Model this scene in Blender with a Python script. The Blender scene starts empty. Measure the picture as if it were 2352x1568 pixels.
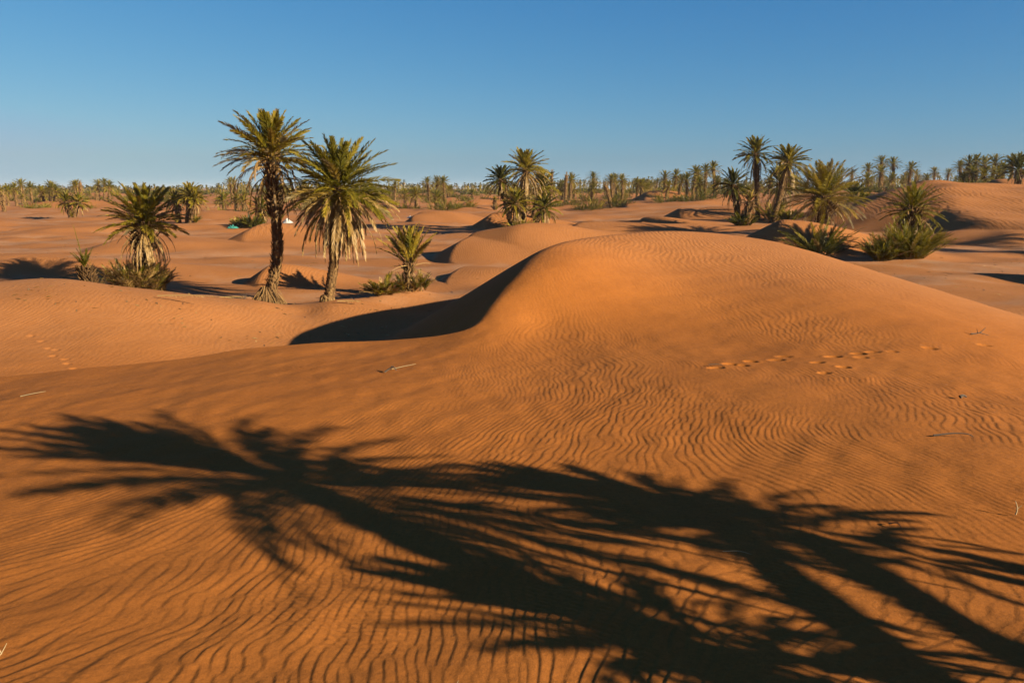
import bpy, math, random, time
import numpy as np

# ------------------------------------------------------------------ camera, sky, sun, exposure
scene = bpy.context.scene
COL = scene.collection
EYE = 5.0                       # camera height over the salt flat
FPX, SC = 796.4, 1024 / 2352.0  # focal length in pixels at 1024 wide; scale of my measuring picture
PITCH = math.atan((784 - 432) * SC / FPX)
cam_d = bpy.data.cameras.new("camera"); cam_d.lens = 28; cam_d.sensor_width = 36
cam_d.clip_start = 0.05; cam_d.clip_end = 12000
cam = bpy.data.objects.new("camera", cam_d); COL.objects.link(cam)
cam.location = (0, 0, EYE); cam.rotation_euler = (math.pi / 2 - PITCH, 0, 0)
scene.camera = cam

SUN_EL = math.radians(18.8)
SUN_XY = np.array([math.cos(math.radians(-31)), math.sin(math.radians(-31))])   # towards the sun: right and behind
sun_dir = (SUN_XY[0] * math.cos(SUN_EL), SUN_XY[1] * math.cos(SUN_EL), math.sin(SUN_EL))

world = bpy.data.worlds.new("World"); scene.world = world; world.use_nodes = True
wn, wl = world.node_tree.nodes, world.node_tree.links
for n in list(wn): wn.remove(n)
w_out = wn.new("ShaderNodeOutputWorld"); w_bg = wn.new("ShaderNodeBackground")
sky = wn.new("ShaderNodeTexSky"); sky.sky_type = 'NISHITA'; sky.sun_disc = False
sky.sun_elevation = SUN_EL
sky.sun_rotation = math.atan2(SUN_XY[0], SUN_XY[1])
sky.altitude = 600; sky.air_density = 1.0; sky.dust_density = 1.0; sky.ozone_density = 1.0
w_bg.inputs[1].default_value = 0.05
# colour response of the air as the picture shows it: deep blue above, greyer near the horizon (same for every ray)
w_tc = wn.new("ShaderNodeTexCoord"); w_sx = wn.new("ShaderNodeSeparateXYZ"); w_cx = wn.new("ShaderNodeCombineXYZ"); w_mx = wn.new("ShaderNodeMath")
w_mx.operation = 'MAXIMUM'; w_mx.inputs[1].default_value = .035       # sky lookup clamped upward: no thin dark rim right at the horizon
wl.new(w_tc.outputs['Generated'], w_sx.inputs[0]); wl.new(w_sx.outputs[0], w_cx.inputs[0]); wl.new(w_sx.outputs[1], w_cx.inputs[1])
wl.new(w_sx.outputs[2], w_mx.inputs[0]); wl.new(w_mx.outputs[0], w_cx.inputs[2]); wl.new(w_cx.outputs[0], sky.inputs[0])
w_sep = wn.new("ShaderNodeSeparateColor"); w_com = wn.new("ShaderNodeCombineColor"); wl.new(sky.outputs[0], w_sep.inputs[0])
EXPO = 1.85
for ch, (gain, power) in enumerate([(1.60, 1.42), (1.27, .88), (1.21, .54)]):
    last = w_sep.outputs[ch]
    for op, val in (('MULTIPLY', .05), ('MINIMUM', .9 if ch == 0 else .36), ('POWER', power), ('MULTIPLY', gain * .94 / (.05 * 2 ** EXPO))):
        q = wn.new("ShaderNodeMath"); q.operation = op; q.inputs[1].default_value = val; wl.new(last, q.inputs[0]); last = q.outputs[0]
    wl.new(last, w_com.inputs[ch])
wl.new(w_com.outputs[0], w_bg.inputs[0]); wl.new(w_bg.outputs[0], w_out.inputs[0])

sun_l = bpy.data.lights.new("sun", 'SUN'); sun_l.energy = 5.0; sun_l.angle = math.radians(0.53)
sun_l.color = (1.0, 0.87, 0.64)
sun = bpy.data.objects.new("sun", sun_l); COL.objects.link(sun)
from mathutils import Vector
sun.rotation_euler = Vector(sun_dir).to_track_quat('Z', 'Y').to_euler()
sun.location = (20, -20, 30)

scene.view_settings.view_transform = 'Standard'; scene.view_settings.look = 'None'
scene.view_settings.exposure = EXPO; scene.view_settings.gamma = 1.0
scene.view_settings.use_curve_mapping = False

cosP, sinP = math.cos(PITCH), math.sin(PITCH)
def zrel(v, d):                 # height relative to the eye of a sight line at distance d
    b = -(v - 784) * SC / FPX
    return d * (-sinP + b * cosP) / (cosP + b * sinP)
def dist(v, zabs):
    return -zabs / zrel(v, 1.0)
def xat(u, d, z):               # x of picture column u at distance d and height z
    return (u - 1176) * SC / FPX * (d * cosP - (z - EYE) * sinP)

# ------------------------------------------------------------------ ground shape
def tps_fit(P, z, scale=1.6, lam=1e-4):
    P = np.asarray(P, float)
    q = np.stack([np.arctan2(P[:, 0], P[:, 1]) * scale, np.log(np.hypot(P[:, 0], P[:, 1]))], 1)
    n = len(q)
    d2 = ((q[:, None] - q[None]) ** 2).sum(-1)
    K = 0.5 * d2 * np.log(d2 + 1e-12) + lam * np.eye(n)
    A = np.zeros((n + 3, n + 3)); A[:n, :n] = K; A[:n, n] = 1; A[:n, n + 1:] = q
    A[n, :n] = 1; A[n + 1:, :n] = q.T
    w = np.linalg.solve(A, np.concatenate([z, np.zeros(3)]))
    return q, w, scale
def tps_eval(fit, x, y):
    q, w, scale = fit
    a = (np.arctan2(x, y) * scale); b = np.log(np.maximum(np.hypot(x, y), .3))
    out = w[-3] + w[-2] * a + w[-1] * b
    for i in range(len(q)):
        d2 = (a - q[i, 0]) ** 2 + (b - q[i, 1]) ** 2
        out = out + w[i] * 0.5 * d2 * np.log(d2 + 1e-9)
    return out
def pts(rows):                  # (u, v, eye height above the ground there)
    P, Z = [], []
    for u, v, za in rows:
        d = dist(v, za); P.append((xat(u, d, EYE - za), d)); Z.append(EYE - za)
    return P, Z
def ptd(rows):                  # (u, distance, eye height above the ground there)
    P, Z = [], []
    for u, d, za in rows:
        P.append((xat(u, d, EYE - za), d)); Z.append(EYE - za)
    return P, Z

# crest line of the big near dune: (u, v, distance, roundness, slope of the far side in degrees)
CREST = [(-900, 960, 13.5, .05, 26), (-300, 905, 15, .05, 27), (0, 866, 16, .05, 28), (400, 826, 17, .04, 29), (590, 798, 17.6, .04, 30),
         (800, 784, 18, .05, 31), (1000, 771, 17.7, .08, 32), (1090, 745, 17.9, .10, 33), (1140, 690, 19.3, .12, 33),
         (1190, 622, 21.3, .15, 32), (1250, 568, 23.6, .25, 31), (1350, 540, 27.2, .4, 27), (1500, 525, 30, .45, 20),
         (1650, 533, 32, .4, 20), (1800, 555, 31.3, .4, 20), (2000, 615, 27.5, .4, 18), (2352, 728, 21.8, .4, 15), (2800, 850, 18, .4, 14), (3600, 900, 16, .4, 14)]
crest_xyz = []
for u, v, d, k, s in CREST:
    z = EYE + zrel(v, d); crest_xyz.append((xat(u, d, z), d, z))
crest_xyz = np.array(crest_xyz); crest_k = np.array([c[3] for c in CREST]); crest_s = np.array([math.tan(math.radians(c[4])) for c in CREST])

P1, Z1 = pts([(0, 1568, 3.12), (600, 1568, 3.08), (1176, 1568, 3.0), (1700, 1568, 2.98), (2352, 1568, 2.98),
              (-400, 1300, 3.42), (0, 1300, 3.27), (1176, 1300, 3.12), (2352, 1300, 3.04), (2800, 1300, 3.0),
              (-400, 1050, 3.72), (0, 1050, 3.44), (600, 1050, 3.28), (1176, 1050, 3.20), (1700, 1050, 3.14), (2352, 1060, 2.98),
              (0, 930, 3.53), (600, 890, 3.32), (1000, 850, 3.27), (1176, 820, 3.3), (1500, 835, 3.2), (1700, 880, 3.12), (1950, 940, 3.06),
              (1250, 740, 3.06), (1400, 800, 3.25), (1700, 800, 3.2), (2000, 860, 3.13), (2352, 900, 3.22), (2352, 960, 3.08),
              (1450, 700, 2.85), (1650, 700, 2.9), (1900, 740, 3.0), (2100, 790, 3.1),
              (1500, 600, 2.2), (1700, 620, 2.45), (1900, 665, 2.7), (2200, 770, 3.12)])
for c in crest_xyz:
    P1.append((c[0], c[1])); Z1.append(c[2])
P1 += [(0, 1.0), (3, 0.5), (-3, .5), (0, -1), (6, -3), (-6, -3), (0, -8), (20, -20), (-20, -20), (-40, 20), (40, 6), (60, 0)]
Z1 += [3.2, 2.9, 2.6, 3.3, 2.5, 2.3, 2.5, 1.5, .8, 0, 1.6, 1.0]
# surface carried on past the crest so that it stays above the slip side
for i in range(2, 15):
    c = crest_xyz[i]; P1.append((c[0] - .4, c[1] + 4)); Z1.append(c[2] + .10)
FRONT = tps_fit(P1, np.array(Z1))

P2, Z2 = pts([(-300, 900, 4.75), (0, 868, 4.7), (300, 835, 4.78), (590, 799, 5.15), (100, 750, 4.25), (350, 745, 4.4), (550, 745, 4.85), (-200, 760, 4.2),
              (800, 760, 5.3), (900, 705, 5.15), (1000, 680, 5.0), (700, 720, 5.05), (1100, 640, 4.85),
              (-300, 650, 3.4), (0, 650, 3.42), (170, 648, 3.45), (300, 662, 3.72), (450, 680, 4.15), (600, 697, 4.55), (750, 704, 4.85)])
a, b = ptd([(-300, 36, 4.6), (0, 38, 4.7), (200, 37, 4.85), (325, 38.4, 4.95), (500, 36.5, 5.0), (620, 35, 5.0), (750, 36, 5.0), (940, 37, 4.95), (600, 40, 5.0),
            (300, 45, 5), (900, 46, 5), (1200, 44, 4.85), (1400, 45, 4.8), (1600, 42, 4.5), (1900, 42, 4.4), (2100, 40, 4.3), (2250, 38, 4.35), (2700, 42, 4.3), (-400, 45, 4.9),
            (1300, 33, 4.3), (1500, 36, 4.3), (1700, 36, 4.3), (2000, 33, 4.4), (2352, 30, 4.4), (2352, 18, 4.6), (1300, 34, 4.4),
            (-300, 60, 4.95), (0, 60, 4.9), (600, 60, 4.9), (1000, 62, 4.85), (1200, 60, 4.7), (1700, 60, 4.1), (2050, 60, 4.1), (2352, 60, 4.1), (2900, 60, 3.9),
            (0, 85, 4.75), (600, 85, 4.7), (1190, 85, 4.55), (1500, 85, 4.2), (1700, 82, 3.7), (2000, 85, 3.4), (2352, 90, 3.0),
            (-400, 120, 4.6), (0, 120, 4.55), (600, 120, 4.5), (1000, 120, 4.45), (1200, 120, 4.3), (1500, 120, 3.7), (1800, 120, 2.9), (2050, 120, 2.0), (2352, 120, 1.2),
            (-600, 200, 4.2), (0, 200, 4.1), (600, 200, 4.0), (1000, 200, 3.8), (1400, 200, 3.0), (1640, 200, 2.1), (2000, 200, .9), (2300, 200, -.6), (2900, 200, -1),
            (-400, 400, 4.0), (500, 400, 3.8), (1000, 400, 3.6), (1400, 400, 3.0), (2000, 400, 1.6), (2400, 400, .4),
            (0, 1000, 3.6), (1176, 1000, 3.3), (2352, 1000, 2.2), (0, 5000, 5), (1176, 5000, 5), (2352, 5000, 5)])
P2 += a; Z2 += b
P2 += [(40, 6), (60, 0), (-40, 12), (0, 2), (0, -20), (30, -30), (-30, -30), (150, 0), (-150, 0), (0, -200), (400, 0), (-400, 0)]
Z2 += [1.2, 1, .3, -.6, 0, 0, 0, 1.5, .8, 1, 2, 1]
BASE = tps_fit(P2, np.array(Z2))

def smin(a, b, k):
    h = np.clip(0.5 + 0.5 * (b - a) / k, 0, 1)
    return b * (1 - h) + a * h - k * h * (1 - h)
def smax(a, b, k): return -smin(-a, -b, k)
def sstep(a, b, x):
    t = np.clip((x - a) / (b - a), 0, 1); return t * t * (3 - 2 * t)
def snoise(x, y, lam, seed, n=10):
    r = np.random.RandomState(seed); out = 0
    for i in range(n):
        th = r.uniform(0, 2 * math.pi); k = 2 * math.pi / (lam * r.uniform(.7, 1.5)); ph = r.uniform(0, 6.28)
        out = out + np.sin(k * (x * math.cos(th) + y * math.sin(th)) + ph)
    return out * math.sqrt(2.0 / n)

# free standing dunes: crest column u, crest row v, distance, windward length, half width, heading of the lee (deg), lee slope deg, crest curl
DUNES = [
    (628, 604, 42.5, 7.0, 2.4, 172, 31, .10),
    (606, 514, 71, 12, 5.0, 172, 26, .03),
    (1075, 541, 58, 16, 6.0, 165, 30, .03),
    (1230, 534, 60, 18, 6.0, 170, 14, .0),
    (1065, 611, 45, 12, 4.5, 165, 28, .03),
    (968, 484, 112, 15, 6.5, 170, 30, .02),
    (1133, 494, 92, 15, 5.0, 168, 30, .03),
    (1478, 499, 86, 12, 4.5, 168, 31, .05),
    (1560, 479, 100, 16, 6.5, 170, 29, .03),
    (1440, 467, 150, 22, 12, 175, 20, .0),
    (1795, 505, 54, 11, 4.5, 170, 29, .06),
    (2150, 418, 84, 46, 27, 165, 14.5, .006),
    (2290, 408, 125, 24, 9, 170, 28, .02),
    (2095, 468, 95, 14, 8, 170, 28, .02),
    (2290, 522, 63, 30, 11, 170, 12, .0),
    (120, 512, 92, 34, 10, 175, 16, .0),
    (1330, 512, 78, 20, 7, 170, 20, .0),
    (740, 478, 140, 25, 12, 175, 24, .0),
    (400, 484, 128, 26, 9, 175, 18, .0),
    (560, 462, 175, 26, 9, 175, 22, .0),
    (300, 545, 66, 24, 7, 175, 14, .0),
    (60, 590, 48, 20, 4.5, 175, 10, .0),
    (100, 462, 185, 30, 10, 175, 22, .0),
    (1490, 441, 190, 22, 9, 170, 24, .0),
    (1080, 462, 190, 22, 9, 170, 24, .0),
]
dune_par = []
def dune_h(x, y, p):
    cx, cy, H, L, W, hd, sl, curl = p
    dx, dy = x - cx, y - cy
    c, s = math.cos(hd), math.sin(hd)
    a = dx * c + dy * s; t = -dx * s + dy * c
    t = t + .0 * a
    g = np.cos(np.clip(np.abs(t) / W, 0, 1) * math.pi / 2) ** 2
    crest = -curl * t * t * (1 if curl < .04 else .6)
    aa = a - crest
    w = np.cos(np.clip(np.abs(aa) / L, 0, 1) * math.pi / 2) ** 1.6
    body = H * g * w
    slip = H * (g ** .6) - sl * np.maximum(aa, -L) * 1.0
    h = smin(body, slip, 0.05 + .06 * H)
    return np.maximum(h, 0) 
def base_only(x, y):
    x = np.asarray(x, float); y = np.asarray(y, float)
    return tps_eval(BASE, x, y)
for u, v, d, L, W, hd, sl, curl in DUNES:
    zt = EYE + zrel(v, d); x = xat(u, d, zt)
    H = zt - float(base_only(np.array([x]), np.array([d]))[0])
    H = min(max(H, .35), 7)
    dune_par.append((x, d, H, L, W, math.radians(hd), math.tan(math.radians(sl)), curl))
# dunes standing outside the picture on the right, they only shade what is in view
dune_par.append((30.5, 36, 3.0, 12, 4.5, math.radians(160), math.tan(math.radians(31)), .05))

def crest_side(x, y):
    """signed distance past the crest line (positive beyond), crest height, roundness and slope there"""
    best = np.full(x.shape, 1e18); sd = np.zeros(x.shape); zc = np.zeros(x.shape); kk = np.zeros(x.shape); ss = np.zeros(x.shape)
    C = crest_xyz
    for i in range(len(C) - 1):
        ax, ay, az = C[i]; bx, by, bz = C[i + 1]
        ex, ey = bx - ax, by - ay; l2 = ex * ex + ey * ey
        t = np.clip(((x - ax) * ex + (y - ay) * ey) / l2, 0, 1)
        px, py = ax + t * ex, ay + t * ey
        d2 = (x - px) ** 2 + (y - py) ** 2
        m = d2 < best
        cr = ex * (y - ay) - ey * (x - ax)
        best = np.where(m, d2, best)
        sd = np.where(m, np.sign(cr) * np.sqrt(d2), sd)
        zc = np.where(m, az + t * (bz - az), zc)
        kk = np.where(m, crest_k[i] + t * (crest_k[i + 1] - crest_k[i]), kk)
        ss = np.where(m, crest_s[i] + t * (crest_s[i + 1] - crest_s[i]), ss)
    return sd, zc, kk, ss

# smooth crest line (Catmull-Rom) so that no corners show
def catmull(A, n=8):
    out = []
    for i in range(len(A) - 1):
        p0 = A[max(i - 1, 0)]; p1 = A[i]; p2 = A[i + 1]; p3 = A[min(i + 2, len(A) - 1)]
        for j in range(n):
            t = j / n
            out.append(.5 * ((2 * p1) + (-p0 + p2) * t + (2 * p0 - 5 * p1 + 4 * p2 - p3) * t * t + (-p0 + 3 * p1 - 3 * p2 + p3) * t ** 3))
    out.append(A[-1]); return np.array(out)
_all = catmull(np.column_stack([crest_xyz, crest_k, crest_s]), 4)
crest_xyz, crest_k, crest_s = _all[:, :3], _all[:, 3], _all[:, 4]

FOOT = []      # footprints: x, y, rx, ry, depth
MOUNDS = []    # low mounds of sand round plants: x, y, radius, height
def ground_shape(x, y, parts=False):
    x = np.asarray(x, float); y = np.asarray(y, float)
    r = np.hypot(x, y)
    front = tps_eval(FRONT, x, y)
    base = tps_eval(BASE, x, y)
    flat = base.copy()
    for p in dune_par:
        m = (np.abs(x - p[0]) < p[3] + p[4] * 1.3) & (np.abs(y - p[1]) < p[3] + p[4])
        if m.any():
            base[m] += dune_h(x[m], y[m], p)
    far = sstep(45, 120, r)
    base = base + far * .22 * snoise(x, y, 17, 5, 9) + sstep(150, 400, r) * .8 * snoise(x, y, 60, 8, 9) * .6
    base = base + .05 * sstep(22, 40, r) * snoise(x, y, 5, 11, 9)
    sd, zc, kk, ss = crest_side(x, y)
    slip = zc + .02 - ss * np.maximum(sd, -14)
    near = smin(front, slip, np.maximum(kk, .03))
    z = smax(near, base, .25)
    z = np.where(sd > 14, base, z)
    for (mx, my, mr, mh) in MOUNDS:
        m = (np.abs(x - mx) < mr * 3) & (np.abs(y - my) < mr * 3)
        if m.any():
            z[m] += mh * np.exp(-(((x[m] - mx) ** 2 + (y[m] - my) ** 2) / mr ** 2))
    if parts: return z, sd, base - flat, near - base
    return z
def gz(x, y):
    return float(ground_shape(np.array([float(x)]), np.array([float(y)]))[0])
def spot(u, d):                 # a point of the ground in picture column u at distance d
    z = 0.5
    for _ in range(4):
        x = xat(u, d, z); z = gz(x, d)
    return x, d, z
ALB = 0.44     # all colours below are written for a brighter world; this brings them to real albedos
# ------------------------------------------------------------------ material helpers
def mat(name):
    m = bpy.data.materials.new(name); m.use_nodes = True
    nt = m.node_tree; 
    for n in list(nt.nodes): nt.nodes.remove(n)
    out = nt.nodes.new("ShaderNodeOutputMaterial"); bs = nt.nodes.new("ShaderNodeBsdfPrincipled")
    nt.links.new(bs.outputs[0], out.inputs[0])
    return m, nt, bs, out
def N(nt, t, **kw):
    n = nt.nodes.new(t)
    for k, v in kw.items():
        if isinstance(k, str) and hasattr(n, k): setattr(n, k, v)
    return n
def mathn(nt, op, a, b=None, clamp=False):
    n = nt.nodes.new("ShaderNodeMath"); n.operation = op; n.use_clamp = clamp
    for i, v in enumerate([a, b]):
        if v is None: continue
        if isinstance(v, (int, float)): n.inputs[i].default_value = v
        else: nt.links.new(v, n.inputs[i])
    return n.outputs[0]
def mixc(nt, f, a, b, mode='MIX'):
    n = nt.nodes.new("ShaderNodeMix"); n.data_type = 'RGBA'; n.blend_type = mode
    if isinstance(f, (int, float)): n.inputs[0].default_value = f
    else: nt.links.new(f, n.inputs[0])
    for i, v in ((6, a), (7, b)):
        if isinstance(v, tuple): n.inputs[i].default_value = (*[q * ALB for q in v], 1)
        else: nt.links.new(v, n.inputs[i])
    return n.outputs[2]
def noise(nt, vec, scale, detail=3, rough=.55, dist=0.0):
    n = nt.nodes.new("ShaderNodeTexNoise"); n.inputs['Scale'].default_value = scale; n.inputs['Detail'].default_value = detail
    n.inputs['Roughness'].default_value = rough; n.inputs['Distortion'].default_value = dist
    nt.links.new(vec, n.inputs['Vector']); return n.outputs['Fac']
def ramp(nt, f, stops):
    n = nt.nodes.new("ShaderNodeValToRGB"); cr = n.color_ramp
    while len(cr.elements) > 1: cr.elements.remove(cr.elements[-1])
    cr.elements[0].position = stops[0][0]; cr.elements[0].color = (*[q * ALB for q in stops[0][1]], 1)
    for p, c in stops[1:]:
        e = cr.elements.new(p); e.color = (*[q * ALB for q in c], 1)
    nt.links.new(f, n.inputs[0]); return n.outputs[0]
def attr(nt, name):
    n = nt.nodes.new("ShaderNodeAttribute"); n.attribute_name = name; return n.outputs['Fac']

# ------------------------------------------------------------------ sand
def sand_material():
    m, nt, bs, out = mat("sand")
    L = nt.links
    geo = nt.nodes.new("ShaderNodeNewGeometry"); pos = geo.outputs['Position']
    crust, farr, rip = attr(nt, "crust"), attr(nt, "far"), attr(nt, "ripple")
    n1 = noise(nt, pos, .35, 4); n2 = noise(nt, pos, 2.6, 4); n3 = noise(nt, pos, 90, 3, .7)
    col = ramp(nt, n1, [(.3, (.46, .150, .025)), (.7, (.54, .181, .032))])
    col = mixc(nt, mathn(nt, 'MULTIPLY', farr, .8), col, (.51, .208, .070))
    dk = mathn(nt, 'MULTIPLY', mathn(nt, 'SUBTRACT', n2, .42, True), .9)
    col = mixc(nt, dk, col, (.39, .122, .022))
    # salt and clay crust of the flats
    cn = noise(nt, pos, .8, 6, .65)
    cm = mathn(nt, 'MULTIPLY', crust, mathn(nt, 'MULTIPLY', mathn(nt, 'SUBTRACT', cn, .28, True), 2.4, True), True)
    col = mixc(nt, cm, col, (.54, .29, .155))
    # grains
    gr = mathn(nt, 'ADD', mathn(nt, 'SUBTRACT', n3, .5), mathn(nt, 'MULTIPLY', mathn(nt, 'SUBTRACT', noise(nt, pos, 22, 4, .75), .5), .8))
    hs = nt.nodes.new("ShaderNodeHueSaturation"); L.new(col, hs.inputs['Color'])
    L.new(mathn(nt, 'ADD', 1.0, mathn(nt, 'MULTIPLY', gr, .9)), hs.inputs['Value'])
    L.new(hs.outputs[0], bs.inputs['Base Color'])
    bs.inputs['Roughness'].default_value = .95; bs.inputs['Specular IOR Level'].default_value = .08
    # far ripples in the shader, the near ones are modelled
    mp = nt.nodes.new("ShaderNodeMapping"); mp.vector_type = 'POINT'; L.new(pos, mp.inputs[0])
    warp = nt.nodes.new("ShaderNodeTexNoise"); warp.inputs['Scale'].default_value = .22; warp.inputs['Detail'].default_value = 2
    L.new(pos, warp.inputs['Vector'])
    vs = nt.nodes.new("ShaderNodeVectorMath"); vs.operation = 'SCALE'; vs.inputs['Scale'].default_value = 2.6; L.new(warp.outputs['Color'], vs.inputs[0])
    va = nt.nodes.new("ShaderNodeVectorMath"); va.operation = 'ADD'; L.new(mp.outputs[0], va.inputs[0]); L.new(vs.outputs[0], va.inputs[1])
    wv = nt.nodes.new("ShaderNodeTexWave"); wv.wave_type = 'BANDS'; wv.bands_direction = 'X'; wv.wave_profile = 'SIN'
    wv.inputs['Scale'].default_value = 1.75; wv.inputs['Distortion'].default_value = 5.0; wv.inputs['Detail'].default_value = 2.0
    wv.inputs['Detail Scale'].default_value = 2.2; wv.inputs['Detail Roughness'].default_value = .6
    L.new(va.outputs[0], wv.inputs['Vector'])
    b1 = nt.nodes.new("ShaderNodeBump"); b1.inputs['Distance'].default_value = .010
    L.new(wv.outputs['Fac'], b1.inputs['Height']); L.new(mathn(nt, 'MULTIPLY', farr, rip), b1.inputs['Strength'])
    wv2 = nt.nodes.new("ShaderNodeTexWave"); wv2.wave_type = 'BANDS'; wv2.bands_direction = 'X'
    wv2.inputs['Scale'].default_value = .68; wv2.inputs['Distortion'].default_value = 4.0; wv2.inputs['Detail'].default_value = 2.0; wv2.inputs['Detail Scale'].default_value = 2.0
    L.new(va.outputs[0], wv2.inputs['Vector'])
    b0 = nt.nodes.new("ShaderNodeBump"); b0.inputs['Distance'].default_value = .016
    L.new(wv2.outputs['Fac'], b0.inputs['Height']); L.new(attr(nt, "big_ripple"), b0.inputs['Strength']); L.new(b1.outputs[0], b0.inputs['Normal'])
    b2 = nt.nodes.new("ShaderNodeBump"); b2.inputs['Distance'].default_value = .05; b2.inputs['Strength'].default_value = .35
    L.new(noise(nt, pos, 3.2, 6, .62), b2.inputs['Height']); L.new(b0.outputs[0], b2.inputs['Normal'])
    b3 = nt.nodes.new("ShaderNodeBump"); b3.inputs['Distance'].default_value = .0022; b3.inputs['Strength'].default_value = .8
    L.new(noise(nt, pos, 150, 2, .7), b3.inputs['Height']); L.new(b2.outputs[0], b3.inputs['Normal'])
    L.new(b3.outputs[0], bs.inputs['Normal'])
    return m
SAND = sand_material()

def mesh_obj(name, V, F, material, parent=None, smooth=False, attrs=None, link=True):
    """V (n,3); F list of arrays (k,3) or (k,4)"""
    me = bpy.data.meshes.new(name)
    V = np.asarray(V, np.float32)
    if not isinstance(F, (list, tuple)): F = [F]
    F = [np.asarray(f, np.int32) for f in F if len(f)]
    loops = np.concatenate([f.ravel() for f in F]); tot = np.concatenate([np.full(len(f), f.shape[1], np.int32) for f in F])
    start = np.concatenate([[0], np.cumsum(tot)[:-1]]).astype(np.int32)
    me.vertices.add(len(V)); me.vertices.foreach_set("co", V.ravel())
    me.loops.add(len(loops)); me.loops.foreach_set("vertex_index", loops)
    me.polygons.add(len(tot)); me.polygons.foreach_set("loop_start", start); me.polygons.foreach_set("loop_total", tot)
    if attrs:
        for k, a in attrs.items():
            at = me.attributes.new(k, 'FLOAT', 'POINT'); at.data.foreach_set("value", np.asarray(a, np.float32))
    me.update(calc_edges=True)
    me.polygons.foreach_set("use_smooth", np.full(len(tot), smooth))
    me.materials.append(material)
    o = bpy.data.objects.new(name, me)
    if link: COL.objects.link(o)
    if parent is not None: o.parent = parent
    return o

def ripples(x, y, r, z, sd, dune):
    # warped phase field: ripple crests run away from the eye and swing round on the far left
    n1 = snoise(x, y, 7, 21, 8); n2 = snoise(x, y, 3.1, 22, 8)
    left = sstep(-1.5, -7.0, x - .25 * (y - 10)) * sstep(7.5, 12, y)
    X = x + .30 * n1 + .07 * n2 + .02 * snoise(x, y, .7, 24, 9)
    q = np.logaddexp(0, (y - 9.0) / 1.5) * 1.5
    X = X - left * q * 1.15 - .24 * (y - 8) * sstep(22, 10, y) + .05 * x * 4 * np.tanh((y - 8) / 4)
    md = sstep(-1, -8, 0 * x + 0) * 0 
    Y = y + .25 * snoise(x, y, 5, 23, 8)
    rs = np.random.RandomState(77)
    lam0 = .100
    Zr = np.zeros_like(x, dtype=np.float32); Zi = np.zeros_like(Zr)
    nw = 22
    Xf, Yf = X.astype(np.float32), Y.astype(np.float32)
    for i in range(nw):
        th = rs.normal(0, .20); k = 2 * math.pi / lam0 * (1 + rs.normal(0, .15)); ph = rs.uniform(0, 6.28)
        a = (k * math.cos(th)) * Xf + (k * math.sin(th)) * Yf + np.float32(ph)
        Zr += np.cos(a); Zi += np.sin(a)
    amp = np.hypot(Zr, Zi) / math.sqrt(nw)
    th = np.arctan2(Zi, Zr)
    p = (th / (2 * math.pi)) % 1.0
    h = np.where(p < .30, sstep(0, .30, p), 1 - np.clip((p - .30) / .70, 0, 1) ** 1.2) * 2 - 1
    h = h * np.minimum(amp, 1.15) ** .7
    # small cross ripples in patches
    Wr = 0
    for i in range(8):
        t2 = rs.normal(1.1, .25); k = 2 * math.pi / .062 * (1 + rs.normal(0, .12)); ph = rs.uniform(0, 6.28)
        Wr = Wr + np.sin(k * math.cos(t2) * x + k * math.sin(t2) * y + ph)
    patch = sstep(.1, 1.2, snoise(x, y, 2.2, 31, 8)) * sstep(11, 6, r)
    A = .0025 * (1 + .25 * snoise(x, y, 3.5, 33, 8))
    return A * h + .0012 * patch * Wr / 2

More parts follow.
